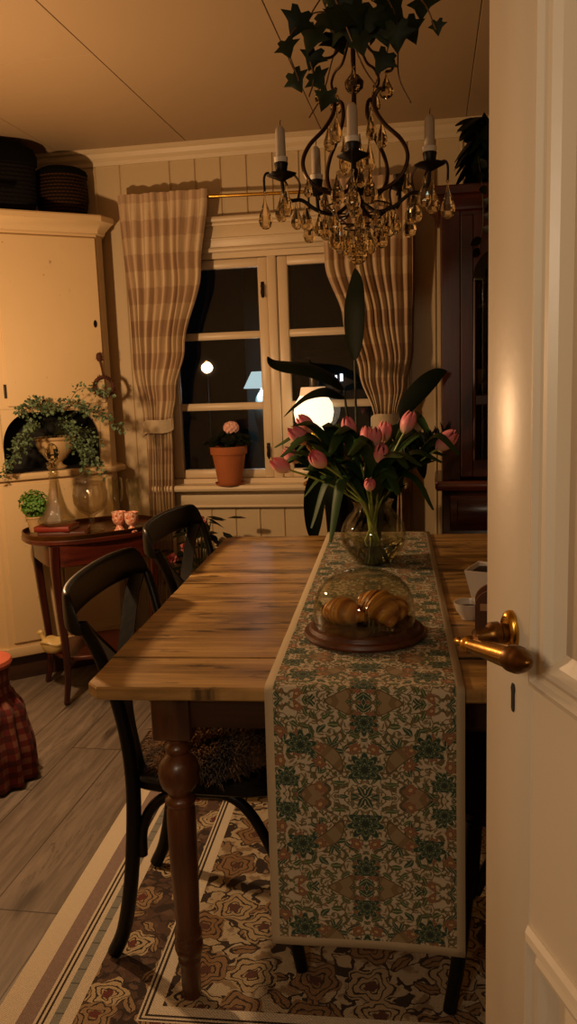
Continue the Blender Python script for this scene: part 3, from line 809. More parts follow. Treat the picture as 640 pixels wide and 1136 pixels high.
# flowering plant on the floor behind the far chair
fp = thing('flowering_plant', 'dark leafy floor plant with dull pink blooms seen through the farther chair back', 'potted plant', (-1.06, 3.62, 0))
obj('pot', MB().shell([(.0,0),(.09,0),(.1,.02),(.125,.26),(.132,.262),(.132,.285)], [(.0,.25),(.115,.25),(.122,.285)], 28), simple('dark_glazed_pot', '1a1210', .4), fp)
m = MB(); ms = MB(); fr = random.Random(44)
for k in range(70):
    a = fr.uniform(0,2*PI); r_ = fr.uniform(.03,.15); z = fr.uniform(.34,.74); c = Vector((r_*cos(a), r_*sin(a), z))
    if k < 26: ms.tube(spline([(0,0,.25),(c.x*.4,c.y*.4,.25+(z-.25)*.6),c],3), .003, 5)
    d_ = Vector((cos(a), sin(a), fr.uniform(-.5,.5))).normalized(); l = fr.uniform(.06,.1)
    m.leaf([c, c+d_*l*.35, c+d_*l*.7-Vector((0,0,.01)), c+d_*l-Vector((0,0,.025))], [.002,.026,.022,.001], d_.cross(Vector((0,0,1))), .3)
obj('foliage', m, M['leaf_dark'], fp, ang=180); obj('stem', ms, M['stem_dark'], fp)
for (x, y, z) in ((.05,-.12,.73),(-.02,-.14,.62),(-.10,-.1,.56),(.10,-.1,.50),(.0,-.15,.45)):
    m = MB()
    for k in range(14):
        th = k*2.4; ph = .25+1.5*k/14; d_ = Vector((cos(th)*sin(ph), -cos(ph), sin(th)*sin(ph))); e = d_.orthogonal().normalized(); g_ = d_.cross(e); c = Vector((x,y,z))
        m.add([c, c+d_*.02+e*.012, c+d_*.03, c+d_*.02-e*.012], [(0,1,2,3)])
    obj('flower_head', m, M['pinkdark'], fp, smooth=False)

# ================================================================== CURTAINS
rod = thing('curtain_rod', 'thin brass curtain rod above the window', 'curtain rod', (0, 0, 0))
obj('pole', MB().tube([(-1.405, 3.815, 2.177), (-.07, 3.815, 2.144)], .0075, 12), M['brass'], rod)
for x in (-1.39, -.085):
    z = 2.178 - (x+1.44)*.0247
    obj('bracket', MB().tube(spline([(x, 3.9, z-.03), (x, 3.86, z-.028), (x, 3.82, z-.013), (x, 3.80, z-.002)], 3), .005, 8).lathe([(.018,0),(.018,.004)], 14, (x, 3.893, z-.03)), M['brass_dark'], rod)
def curtain(label, xl, xr, npl, seed, width):
    t = thing('curtain', label, 'curtain', (0, 0, 0), group='checked curtains at the window')
    ZT, ZB, ZK = 2.195, .06, 1.14
    def fn(i, j):
        z = lerp(ZT, ZB, i); a, b = interp(xl, z), interp(xr, z); w_ = b-a
        amp = interp([(0,.02),(.9,.018),(1.08,.010),(1.2,.011),(1.6,.02),(2.05,.015),(2.2,.006)], z)
        ph = 2*PI*npl*j + seed + .8*sin(3*z+seed) + .5*sin(7*j*PI+z*2)
        jj = j + .35/npl/ (2*PI) * sin(ph+1.2)
        y = 3.788 + .026*min(1,(ZT-z)/.5) + amp*sin(ph) + .006*sin(ph*.37+z*4) - .02*math.exp(-((z-1.3)/.35)**2)
        return (a + w_*jj + .006*sin(5*z+9*j+seed), y, z)
    m = MB(); m.grid(fn, 90, npl*14, lambda i, j: (j*width, (1-i)*2.14))
    c = obj('cloth', m, M['curtain'], t, ang=180)
    m = MB(); a, b = interp(xl, ZK)-.006, interp(xr, ZK)+.006; cx, hw = (a+b)/2, (b-a)/2
    def tie(i, j):
        an = 2*PI*j; zz = ZK + (i-.5)*.062 + .012*sin(an*2) + .02*cos(an)
        return (cx+hw*1.04*cos(an), 3.795+.034*sin(an)-.008*sin(an*3), zz)
    m.grid(tie, 4, 36); obj('tieback', m, M['tieback'], t, ang=180)
    m = MB().tube(spline([(cx+hw*.9, 3.82, ZK+.02), (cx+hw*.5, 3.87, ZK+.03), (cx+hw*.2, 3.898, ZK+.03)], 4), .004, 6)
    obj('tie_cord', m, M['tieback'], t)
    return t
curtain('checked curtain tied back at the left side of the window', [(0,-1.37),(.75,-1.352),(1.1,-1.345),(1.16,-1.352),(1.45,-1.393),(2.2,-1.408)], [(0,-1.225),(.75,-1.232),(1.1,-1.222),(1.15,-1.215),(1.3,-1.185),(1.5,-1.128),(1.85,-1.04),(2.2,-.995)], 9, .4, 1.3)
curtain('checked curtain tied back at the right side, behind the tulips', [(0,-.27),(.75,-.27),(1.1,-.262),(1.16,-.268),(1.35,-.325),(1.6,-.39),(1.85,-.462),(2.2,-.49)], [(0,-.13),(.75,-.14),(1.1,-.155),(1.16,-.15),(1.3,-.11),(1.45,-.085),(2.2,-.08)], 9, 2.1, 1.3)

# ================================================================== CORNER CABINET
CA = rad(39); CO = Vector((-1.46, 3.75, 0)); cdv = Vector((cos(CA), sin(CA), 0)); cnv = Vector((-sin(CA), cos(CA), 0))
def cw(s_, y, z): return CO + cdv*s_ + cnv*y + Vector((0,0,z))
cab = thing('corner_cabinet', 'tall worn cream corner cabinet with a dark arched niche', 'cabinet', CO, CA)
def cpoly(e=0): return [(-.59-.3*e,-e),(-.05+.5*e,-e),(-.012+e*1.5,.04-e*.5),(.02+e*.6,.155),(-.625,.672),(-.985,.23),(-.65-e*.9,.045-e*.5)]
obj('plinth', MB().prism(cpoly(-.03), .0, .125), M['pine_base'], cab)
m = MB().prism(cpoly(), .12, .935); m.prism(cpoly(.014), .12, .165, .005); obj('lower_body', m, M['cabinet'], cab, ang=30)
obj('shelf', MB().prism(cpoly(.026), .935, .963, .006), M['cabinet'], cab, ang=30)
m = MB()
m.prism([(-.59,0),(-.535,0),(-.535,.22),(-.98,.23),(-.65,.045)], .963, 1.25)
m.prism([(-.095,0),(-.05,0),(-.012,.04),(.02,.155),(-.03,.2),(-.095,.2)], .963, 1.25)
arch = [(-.54,1.252),(-.54,1.05)] + [(-.535+.13*(1-cos(a)), 1.085+.148*sin(a)) for a in [PI/2*k/10 for k in range(11)]] + [(-.095-.12*(1-cos(a)), 1.095+.138*sin(a)) for a in [PI/2*k/10 for k in range(10,-1,-1)]] + [(-.09,1.05),(-.09,1.252)]
m.loft([[(x, y, z) for x, z in arch] for y in (0.0, .02)])
obj('niche_surround', m, M['cabinet'], cab, ang=30)
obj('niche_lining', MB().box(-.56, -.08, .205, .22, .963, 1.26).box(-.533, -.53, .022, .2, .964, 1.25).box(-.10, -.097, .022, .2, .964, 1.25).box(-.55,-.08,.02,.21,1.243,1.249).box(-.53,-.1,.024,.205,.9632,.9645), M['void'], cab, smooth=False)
m = MB().prism(cpoly(), 1.25, 2.022); obj('upper_body', m, M['cabinet'], cab, ang=30)
m = MB()
m.loft([[(*p, z) for p in cpoly(e)] for e, z in ((.002,2.016),(.010,2.02),(.012,2.032),(.03,2.062),(.038,2.07),(.038,2.092),(.034,2.098))]); obj('cornice', m, M['cabinet'], cab, ang=30)
d1 = obj('door', MB().box(-.503, -.058, -.014, .0, 1.262, 2.0, .004), M['cabinet'], cab, ang=30)
for z in (1.33, 1.92): obj('hinge', MB().tube([(-.508,-.012,z-.03),(-.508,-.012,z+.03)], .006, 10), M['iron_dark'], d1)
obj('escutcheon', MB().loft([[(-.085+.008*cos(2*PI*j/16), y, 1.62+.017*sin(2*PI*j/16)) for j in range(16)] for y in (-.0165,-.014)]), M['iron_dark'], d1)
for x0, x1 in ((-.565, -.318), (-.312, -.055)):
    d2 = obj('door', MB().box(x0, x1, -.012, .0, .185, .915, .004), M['cabinet'], cab, ang=30)
    obj('knob', MB().lathe([(.006,0),(.006,.012),(.014,.018),(.013,.026),(.004,.03)], 14), M['iron_dark'], d2, loc=(x1-.02 if x0 < -.4 else x0+.02, -.012, .6), rot=(PI/2,0,0))
m = MB(); fr = random.Random(2)
wr = thing('dried_wreath', 'small dried twig wreath hanging on the cream cabinet', 'wreath', cw(-.068, -.024, 1.335), CA)
m.tube([(.044*cos(a), .004*sin(3*a), .044*sin(a)) for a in [2*PI*k/40 for k in range(41)]], .008, 8)
for k in range(90):
    a = fr.uniform(0, 2*PI); p = Vector((.044*cos(a), 0, .044*sin(a))); q = p + Vector((cos(a)*fr.uniform(-.3,1)+fr.uniform(-.5,.5), fr.uniform(-.9,.1), sin(a)*fr.uniform(-.3,1)+fr.uniform(-.5,.5))).normalized()*.019
    m.tube([p, q], [.0022,.0006], 4)
obj('ring', m, M['dried'], wr)
obj('cord', MB().tube(spline([(0,0,.048),(-.004,-.002,.08),(-.012,0,.12)], 4), .0045, 6), M['dried'], wr)
m = MB().ell((-.013,0,.135), (.014,.012,.022), 10, 8)
for k in range(24):
    a = fr.uniform(0,2*PI); m.tube([(-.013,0,.135), (-.013+.02*cos(a), -abs(.016*sin(a)), .135+fr.uniform(-.024,.026))], [.003,.0008], 4)
obj('bow', m, M['dried'], wr)
# on top of the cabinet
bt = thing('wicker_basket', 'brown wicker basket standing at the end of the cabinet top', 'basket', cw(-.145, .16, 2.098), CA)
prof = [(.085,0),(.108,.03),(.118,.09),(.118,.15),(.112,.178),(.118,.185),(.117,.196),(.11,.198)]
obj('body', MB().lathe(prof, 40), M['wicker'], bt)
obj('lid', MB().lathe([(.12,.19),(.122,.2),(.118,.21),(.09,.226),(.05,.236),(.0,.24)], 36, wob=lambda j,z: 1+.02*sin(j*2*PI*5)), M['hat'], bt)
hb = thing('dark_hamper', 'large dark lidded hamper on the cabinet, left of the wicker basket', 'hamper', cw(-.47, .13, 2.098), CA)
hb.scale = (1.08, .95, 1.16)
def sup(a, b, n, z, e=.5): return [(a*math.copysign(abs(cos(2*PI*j/n))**e, cos(2*PI*j/n)), b*math.copysign(abs(sin(2*PI*j/n))**e, sin(2*PI*j/n)), z) for j in range(n)]
obj('body', MB().loft([sup(.155,.11,36,0),sup(.175,.125,36,.04),sup(.18,.13,36,.14),sup(.178,.128,36,.18)]), M['wicker_dark'], hb)
obj('lid', MB().loft([sup(.186,.135,36,.18),sup(.188,.137,36,.205),sup(.175,.125,36,.235),sup(.13,.09,36,.26),sup(.06,.04,36,.27)]), M['hat'], hb)
obj('handle', MB().tube(spline([(-.07,-.139,.10),(-.06,-.16,.085),(0,-.166,.08),(.06,-.16,.085),(.07,-.139,.10)],5), .006, 8), M['hat'], hb)

# urn and fern in the niche
ur = thing('stone_urn', 'pale stone urn with fern standing in the dark niche', 'urn', cw(-.285, .09, .9645), CA)
uo = [(.0,0),(.045,0),(.048,.008),(.03,.018),(.026,.03),(.05,.05),(.078,.085),(.088,.115),(.085,.13),(.094,.138),(.094,.148)]
obj('bowl', MB().shell(uo, [(.0,.13),(.07,.13),(.078,.135),(.086,.148)], 36), M['urn'], ur)
obj('soil', MB().lathe([(.0,.128),(.076,.13),(.07,.136),(.0,.14)], 24), M['soil'], ur)
ful = MB(); stm = MB(); fr = random.Random(11)
def frond(ful, stm, pts, sp, ll, rng, dens=1.0, rt=.0015):
    P = spline(pts, 7); n = len(P)
    stm.tube(P, [lerp(rt, rt*.35, i/n) for i in range(n)], 5)
    for i in range(int(n*.38), n):
        k = i/n; env = sin(min(1, k*1.25)*PI)**.6*.7+.3 if k < .8 else 1.2*(1-k)+.25
        t = (P[i]-P[i-1]).normalized()
        for _ in range(max(1, int(5*dens))):
            dv = Vector((rng.uniform(-1,1), rng.uniform(-1,1), rng.uniform(-.8,.8))); dv = (dv - t*dv.dot(t)*.7).normalized()
            b = P[i] + dv*rng.uniform(.1,1)*sp*env
            dr2 = (dv + t*.6 + Vector((0,0,-.15))).normalized(); sd = dr2.cross(Vector((rng.uniform(-1,1),rng.uniform(-1,1),rng.uniform(-1,1)))).normalized()
            l = ll*rng.uniform(.6,1.2); w_ = l*.42; nr = dr2.cross(sd)*w_*.3
            ful.add([b, b+dr2*l*.5+sd*w_+nr, b+dr2*l, b+dr2*l*.5-sd*w_+nr], [(0,1,2,3)])
fern = [((-1.75,3.33,1.24),.07),((-1.68,3.33,1.29),.05),((-1.62,3.36,1.24),.06),((-1.56,3.34,1.25),.09),((-1.45,3.38,1.235),.1),((-1.36,3.42,1.30),.12),((-1.30,3.40,1.15),.11),((-1.40,3.36,1.10),.07),((-1.40,3.34,1.0),.09),((-1.46,3.34,.97),.08),((-1.39,3.36,.95),.1),((-1.79,3.28,1.02),.06),((-1.76,3.30,1.10),.05),((-1.83,3.30,.97),.07),((-1.70,3.32,1.17),.05),((-1.50,3.36,1.16),.06),((-1.44,3.33,1.05),.07),((-1.35,3.36,1.20),.08)]
root = cw(-.285, .09, 1.10)
inv = Matrix.Rotation(-CA, 4, 'Z') @ Matrix.Translation(-cw(-.285, .09, .9645))
for tip, lift in fern:
    tip = Vector(tip); a = root + Vector((fr.uniform(-.03,.03), fr.uniform(-.03,.03), 0))
    md = a.lerp(tip, .45) + Vector((0, -.03, lift)); 
    frond(ful, stm, [inv@a, inv@md, inv@(md.lerp(tip,.6)+Vector((0,0,lift*.2))), inv@tip], .034, .019, fr, 1.0)
obj('fern_foliage', ful, M['leaf_fern'], ur, smooth=False); obj('fern_stem', stm, M['stem_dark'], ur)

# ================================================================== SMALL MAHOGANY TABLE
SO = Vector((-1.485, 3.411, 0))
st = thing('side_table', 'small oval mahogany table with a lower shelf by the corner cabinet', 'table', SO, CA)
def oval(a, b, z, n=56, e=.77): return [(a*math.copysign(abs(cos(2*PI*j/n))**e, cos(2*PI*j/n)), b*math.copysign(abs(sin(2*PI*j/n))**e, sin(2*PI*j/n)), z) for j in range(n)]
obj('tabletop', MB().loft([oval(.292,.208,.692),oval(.300,.215,.697),oval(.300,.215,.71),oval(.296,.211,.715)]), M['mahogany_x'], st, ang=35)
m = MB(); m.loft([oval(.290,.206,.7152),oval(.297,.212,.7152),oval(.297,.212,.731),oval(.2935,.209,.734),oval(.290,.206,.731),oval(.290,.206,.7152)], cap=False); obj('gallery', m, M['brass_dark'], st)
obj('apron', MB().loft([oval(.236,.19,.60,e=.4),oval(.24,.194,.604,e=.4),oval(.24,.194,.692,e=.4)]), M['mahogany_x'], st, ang=35)
for sx in (-1,1):
    for sy in (-1,1):
        pth = spline([(sx*.21,sy*.163,.69),(sx*.214,sy*.167,.58),(sx*.206,sy*.16,.42),(sx*.194,sy*.152,.22),(sx*.196,sy*.154,.10),(sx*.212,sy*.166,.005)], 5)
        n = len(pth); rd = [lerp(.020,.011,min(1,i/n*1.15)) for i in range(n)]
        obj('leg', MB().tube(pth, rd, sec=[(-1,-.7),(-.7,-1),(.7,-1),(1,-.7),(1,.7),(.7,1),(-.7,1),(-1,.7)]), M['mahogany'], st, ang=30)
obj('shelf', MB().loft([oval(.205,.165,.178),oval(.212,.17,.182),oval(.212,.17,.192),oval(.208,.166,.196)]), M['mahogany_x'], st, ang=35)
def onst(x, y, z=.7155): return Vector((x, y, z))
b1 = thing('book', 'brown book at the bottom of the pair under the decanter', 'book', onst(-1.555, 3.285), rad(12), 'books on the small mahogany table')
b2 = thing('book', 'red book on top, directly under the glass decanter', 'book', onst(-1.585, 3.275, .7395), rad(2), 'books on the small mahogany table')
for b, w_, d_, h_, mt in ((b1,.20,.14,.023,M['book_brown']),(b2,.155,.125,.022,M['book_red'])):
    m = MB().box(-w_/2,w_/2,-d_/2,d_/2,0,.0025,.001).box(-w_/2,w_/2,-d_/2,d_/2,h_-.0025,h_,.001).box(-w_/2,w_/2,-d_/2,-d_/2+.003,0,h_,.001)
    obj('cover', m, mt, b); obj('pages', MB().box(-w_/2+.004,w_/2-.004,-d_/2+.003,d_/2-.004,.0026,h_-.0026), M['page'], b)
dc = thing('glass_decanter', 'wide based glass decanter with tall neck standing on the books', 'decanter', onst(-1.582, 3.275, .7618))
do = [(.0,0),(.062,0),(.076,.006),(.0805,.016),(.076,.030),(.06,.046),(.047,.066),(.036,.1),(.027,.14),(.021,.18),(.0185,.2),(.023,.206),(.0185,.213),(.023,.22),(.0185,.227),(.02,.25),(.028,.262),(.029,.266)]
di = [(.0,.008),(.058,.008),(.072,.016),(.07,.027),(.056,.042),(.043,.064),(.032,.1),(.023,.14),(.0165,.19),(.0145,.22),(.016,.25),(.022,.266)]
obj('body', MB().shell(do, di, 40), M['cutglass'], dc)
obj('stopper', MB().lathe([(.0,.235),(.013,.24),(.014,.268),(.016,.272),(.026,.285),(.031,.305),(.027,.325),(.016,.34),(.006,.348),(.0,.349)], 10), M['crystal'], dc, smooth=False)
gb = thing('glass_compote', 'large cut glass footed bowl between the decanter and pink cups', 'glass bowl', onst(-1.462, 3.36))
go = [(.0,0),(.05,0),(.052,.006),(.03,.014),(.012,.03),(.011,.055),(.016,.07),(.05,.09),(.07,.125),(.074,.165),(.066,.205),(.07,.215)]
gi = [(.0,.076),(.045,.095),(.065,.127),(.069,.165),(.061,.205),(.065,.215)]
obj('bowl', MB().shell(go, gi, 36, cut=.03), M['cutglass'], gb, ang=15)
m = MB().lathe([(.069,.216),(.071,.222),(.055,.246),(.025,.262),(.01,.266),(.008,.272),(.014,.28),(.011,.292),(.0,.296)], 18); obj('lid', m, M['cutglass'], gb, ang=15)
def eggcup(name, label, p):
    t = thing(name, label, 'cup', p, group='pink patterned footed cups')
    o = [(.0,0),(.024,0),(.025,.004),(.014,.018),(.011,.026),(.024,.038),(.029,.055),(.029,.078),(.031,.086)]
    i = [(.0,.034),(.02,.042),(.026,.056),(.026,.078),(.0285,.086)]
    obj('bowl', MB().shell(o, i, 28), M['eggcup'], t); return t
e1 = eggcup('footed_cup', 'pink patterned footed cup beside the cut glass bowl', onst(-1.338, 3.36))
dup(e1, onst(-1.276, 3.345), .6, 'pink patterned footed cup farther from the glass bowl, by the curtain', 'pink patterned footed cups')
def wine(name, label, p, hgt, rb, group=None):
    t = thing(name, label, 'wine glass', p, group=group); k = hgt
    o = [(.0,0),(.03,0),(.03,.002),(.006,.006),(.0035,.02),(.0035,k*.42),(.012,k*.46),(rb*.85,k*.58),(rb,k*.75),(rb*.9,k)]
    i = [(.0,k*.48),(rb*.75,k*.59),(rb-.0015,k*.75),(rb*.9-.0015,k)]
    obj('bowl', MB().shell(o, i, 24), M['glass'], t); return t
wine('wine_glass', 'clear wine glass behind the cup nearer the glass bowl', onst(-1.385, 3.46), .22, .034, 'wine glasses on the small table')
wine('wine_glass', 'clear wine glass behind the cup next to the curtain', onst(-1.305, 3.475), .215, .034, 'wine glasses on the small table')
mp = thing('potted_herb', 'small bright green bushy plant beside the decanter', 'potted plant', onst(-1.725, 3.36))
obj('pot', MB().shell([(.0,0),(.028,0),(.038,.06),(.042,.062),(.042,.07)], [(.0,.055),(.034,.055),(.037,.07)], 24), M['urn'], mp)
m = MB(); fr = random.Random(4)
for _ in range(620):
    d_ = Vector((fr.gauss(0,1), fr.gauss(0,1), fr.gauss(0,1))).normalized()*fr.random()**.4
    p = Vector((.0,0,.125)) + Vector((d_.x*.066, d_.y*.062, d_.z*.062)); n = (d_+Vector((fr.uniform(-.6,.6),fr.uniform(-.6,.6),.5))).normalized()
    a = n.orthogonal().normalized(); b = n.cross(a); r_ = fr.uniform(.005,.009)
    m.add([p+(a*cos(2*PI*k/6)+b*sin(2*PI*k/6))*r_+n*(.002 if k%2 else 0) for k in range(6)], [(0,1,2,3,4,5)])
obj('foliage', m, M['leaf_moss'], mp, smooth=False)
obj('stem', MB().tube([(0,0,.05),(.005,0,.12)], .003, 6), M['stem_dark'], mp)
dk = thing('bird_dish', 'yellow ceramic bird shaped dish on the lower shelf of the small table', 'dish', onst(-1.64, 3.262, .196), rad(8))
obj('bowl', MB().loft([[(a*cos(2*PI*j/32)*1.35, a*sin(2*PI*j/32), z) for j in range(32)] for a, z in ((.022,0),(.028,.003),(.034,.016),(.04,.034),(.041,.042))]), M['duck'], dk)
obj('lid', MB().loft([[(a*cos(2*PI*j/32)*1.35, a*sin(2*PI*j/32), z+.006*cos(2*PI*j/32*3)*(a/.04)) for j in range(32)] for a, z in ((.043,.043),(.044,.05),(.036,.06),(.024,.066),(.008,.068))]), M['duck'], dk)
m = MB().tube(spline([(-.036,0,.052),(-.046,0,.072),(-.05,0,.084)],4), [.012,.011,.0105,.010,.0095,.009,.009,.009,.009], 12).ell((-.052,0,.09),(.013,.011,.012),14,8).tube([(-.062,0,.09),(-.072,0,.088)],[.004,.0008],8)
m.leaf(spline([(.03,0,.058),(.05,0,.07),(.062,0,.086)],3),[.014,.014,.013,.012,.01,.007,.004],(0,1,0)); obj('bird_head', m, M['duck'], dk)

# ================================================================== RED CHECKED STOOL
so = thing('skirted_stool', 'low round stool with coral cushion top and red checked skirt', 'stool', (-1.525, 2.49, 0))
def skirt(i, j):
    z = lerp(.405, .012, i); a = 2*PI*j
    r_ = interp([(0,.152),(.1,.15),(.25,.128),(.315,.098),(.33,.088),(.405,.092)], z)
    amp = interp([(0,.013),(.28,.008),(.33,.002),(.405,.002)], z)
    r_ += amp*sin(a*13+.6*sin(z*14)) + amp*.4*sin(a*7)
    return (r_*cos(a), r_*sin(a), z)
m = MB(); m.grid(skirt, 30, 156, lambda i, j: (j*.9, i*.42)); obj('skirt', m, M['plaid'], so, ang=180)
obj('cushion', MB().lathe([(.0,.404),(.085,.404),(.098,.41),(.104,.422),(.1,.434),(.085,.441),(.0,.446)], 36), M['coral'], so)
obj('leg_frame', MB().lathe([(.08,.0),(.08,.02),(.03,.03),(.03,.39),(.085,.395),(.085,.404)], 16), M['mahogany'], so)

# ================================================================== DARK GLAZED CABINET
mc = thing('display_cabinet', 'tall dark mahogany glazed cabinet behind the white door', 'cabinet', (.04, 3.5, 0))
W_, D_ = 1.04, .38; mh = M['mahogany']; mhx = M['mahogany_x']
obj('base', MB().box(-.02, W_+.02, -.025, D_, 0, .1, .006), mhx, mc)
obj('lower_body', MB().box(0, W_, 0, D_, .1, .86, .003), mh, mc)
obj('ledge', MB().box(-.03, W_+.03, -.035, D_, .86, .9, .01), mhx, mc)
for k in range(2):
    x0 = .03+k*.5; dd = obj('door', MB().box(x0, x0+.48, -.016, 0, .13, .66, .004).box(x0+.08, x0+.40, -.024, -.014, .2, .6, .008), mh, mc)
    dw = obj('drawer', MB().box(x0, x0+.48, -.016, 0, .69, .84, .004).box(x0+.03, x0+.45, -.022, -.014, .715, .815, .006), mhx, mc)
    obj('knob', MB().lathe([(.006,0),(.006,.01),(.014,.018),(.012,.026),(.002,.029)], 14), M['brass_dark'], dw, loc=(x0+.24,-.022,.765), rot=(PI/2,0,0))
m = MB().box(0,.022,0,D_,.9,1.98).box(W_-.022,W_,0,D_,.9,1.98).box(.022,W_-.022,D_-.012,D_,.9,1.98).box(.022,W_-.022,0,D_,1.955,1.98).box(0,.075,-.004,.02,.9,1.98,.003).box(W_-.075,W_,-.004,.02,.9,1.98,.003)
obj('upper_body', m, mh, mc, smooth=False)
m = MB(); m.loft([[(-e,-e,z),(W_+e,-e,z),(W_+e,D_,z),(-e,D_,z)] for e, z in ((.0,1.972),(.012,1.978),(.012,1.99),(.034,2.03),(.044,2.035),(.044,2.062),(.038,2.068))]); obj('cornice', m, mhx, mc, ang=30)
for z in (1.28, 1.60): obj('shelf', MB().box(.022, W_-.022, .02, D_-.014, z, z+.014), mhx, mc, smooth=False)
for k in range(2):
    x0, x1 = .076+k*.445, .519+k*.445
    m = MB().box(x0, x0+.05, -.018, .002, .915, 1.955, .004).box(x1-.05, x1, -.018, .002, .915, 1.955, .004).box(x0+.05, x1-.05, -.0175, .002, .915, .985, .003).box(x0+.05, x1-.05, -.0175, .002, 1.21, 1.25, .003)
    xa, xb = x0+.05, x1-.05; cx = (xa+xb)/2; hw = (xb-xa)/2
    ap = [(xa,1.955),(xa,1.70)] + [(cx-hw*cos(a), 1.72+.13*sin(a)) for a in [PI*q/18 for q in range(19)]] + [(xb,1.70),(xb,1.955)]
    m.loft([[(x, y, z) for x, z in ap] for y in (-.0175, .002)])
    m.tube([(xa+.004, -.02, .985), (xa+.004, -.02, 1.70)], .006, 8)
    dd = obj('glazed_door', m, mh, mc, ang=30)
    obj('glass', MB().box(xa-.01, xb+.01, -.009, -.006, .97, 1.86), M['cabglass'], dd, smooth=False)
    obj('knob', MB().lathe([(.004,0),(.004,.01),(.01,.016),(.008,.022),(.001,.024)], 12), M['brass'], dd, loc=(x1-.025 if k == 0 else x0+.025,-.018,1.36), rot=(PI/2,0,0))
wine('wine_glass', 'slender pale wine glass on the lowest shelf inside the dark cabinet', (.20, 3.62, .9005), .24, .03)
wine('wine_glass', 'clear wine glass on the middle shelf inside the dark cabinet', (.245, 3.66, 1.2945), .17, .036)
pc = thing('china_cup', 'small pale china cup on the middle shelf inside the dark cabinet', 'cup', (.185, 3.60, 1.2945))
obj('bowl', MB().shell([(.0,0),(.02,0),(.021,.006),(.032,.035),(.036,.06)], [(.0,.008),(.019,.01),(.029,.036),(.033,.06)], 24), M['ceramic'], pc)
obj('handle', MB().tube(spline([(-.032,0,.045),(-.05,0,.046),(-.05,0,.024),(-.028,0,.022)],4), .003, 8), M['ceramic'], pc)
for k, (x, y) in enumerate(((.20,3.62),(.265,3.66))):
    t = thing('glass_tumbler', ('cut glass tumbler on the top shelf, nearer the cabinet door frame', 'cut glass tumbler on the top shelf, deeper behind the white door edge')[k], 'tumbler', (x, y, 1.6145), group='tumblers in the dark cabinet')
    obj('bowl', MB().shell([(.0,0),(.027,0),(.034,.09)], [(.0,.01),(.024,.01),(.032,.09)], 12), M['cutglass'], t, ang=15)
pt = thing('potted_plant', 'dark broad leaved plant on top of the mahogany cabinet', 'potted plant', (.245, 3.66, 2.068))
obj('pot', MB().shell([(.0,0),(.06,0),(.078,.1),(.082,.1),(.082,.11)], [(.0,.09),(.072,.09),(.076,.11)], 24), M['hat'], pt)
m = MB(); ms = MB(); fr = random.Random(8)
for k in range(90):
    a = fr.uniform(0, 2*PI); out = fr.uniform(.04,.17); hz = fr.uniform(.02,.27)
    p0 = Vector((0,0,.1)); tip = Vector((cos(a)*out*1.1, sin(a)*out*.8-.02, hz)); 
    if tip.x < -.15: tip.x = -.15
    md = Vector((cos(a)*out*.5, sin(a)*out*.4, .12+hz*.75)); md.z = min(md.z, .29)
    pth = spline([p0.lerp(md,.7), md, md.lerp(tip,.6)+Vector((0,0,.01)), tip], 3); n = len(pth)
    m.leaf(pth, [.032*sin(PI*min(1,(i+.3)/(n-.2)))**.8+.001 for i in range(n)], (sin(a),-cos(a),0), .3)
    ms.tube([p0, p0.lerp(md,.75)], .003, 5)
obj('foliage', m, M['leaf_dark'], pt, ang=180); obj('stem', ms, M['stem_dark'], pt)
m = MB(); ms = MB()
for k in range(3):
    x = -.06+.05*k; pth = spline([(x*.5,-.06,.11),(x,-.17,.10),(x+.01,-.235,-.02),(x+.015,-.225,-.15-.05*k),(x+.0,-.225,-.25-.06*k)], 5)
    ms.tube(pth, .0018, 5)
    for i in range(6, len(pth), 2):
        a = fr.uniform(-1,1); b = pth[i]; d_ = Vector((a, -.5, -.5)).normalized()
        m.leaf([b, b+d_*.02, b+d_*.042, b+d_*.058], [.002,.016,.014,.001], d_.cross(Vector((0,1,.3))), .3)
obj('trailing_stem', ms, M['stem_dark'], pt); obj('trailing_leaves', m, M['leaf_dark'], pt, ang=180)

# ================================================================== WINDOW SILL
gp = thing('potted_geranium', 'terracotta pot with a pale pink geranium on the window sill', 'potted plant', (-.957, 3.845, .8505))
obj('saucer', MB().shell([(.0,0),(.066,0),(.072,.012)], [(.0,.004),(.063,.004),(.069,.012)], 32), M['terracotta'], gp)
obj('pot', MB().shell([(.0,.005),(.056,.005),(.080,.148),(.087,.148),(.089,.182),(.086,.184)], [(.0,.16),(.077,.16),(.08,.184)], 36), M['terracotta'], gp)
obj('soil', MB().lathe([(.0,.155),(.0765,.158),(.07,.166),(.0,.168)], 20), M['soil'], gp)
m = MB(); ms = MB(); fr = random.Random(6)
for k in range(46):
    a = fr.uniform(0,2*PI); r_ = fr.uniform(.02,.115); p = Vector((r_*cos(a)*1.05, r_*sin(a)*.45-.01, .19+fr.uniform(.0,.05)*(1.3-r_*6)))
    ms.tube([(0,0,.16),(p.x*.6,p.y*.6,.2),p], .002, 5)
    n = Vector((cos(a)*.5,-.5+sin(a)*.3,.8)).normalized(); u_ = n.orthogonal().normalized(); v_ = n.cross(u_); R_ = fr.uniform(.014,.024)
    m.add([p]+[p+(u_*cos(2*PI*q/14)+v_*sin(2*PI*q/14))*R_*(1+.12*cos(q*PI))+n*.004 for q in range(14)], [(0,1+q,1+(q+1)%14) for q in range(14)])
obj('foliage', m, M['leaf_dark'], gp, smooth=False); obj('stem', ms, M['stem_dark'], gp)
obj('flower_stem', MB().tube(spline([(0,0,.16),(.008,-.01,.22),(.018,-.012,.27)],4), .0028, 6), M['stem'], gp)
m = MB()
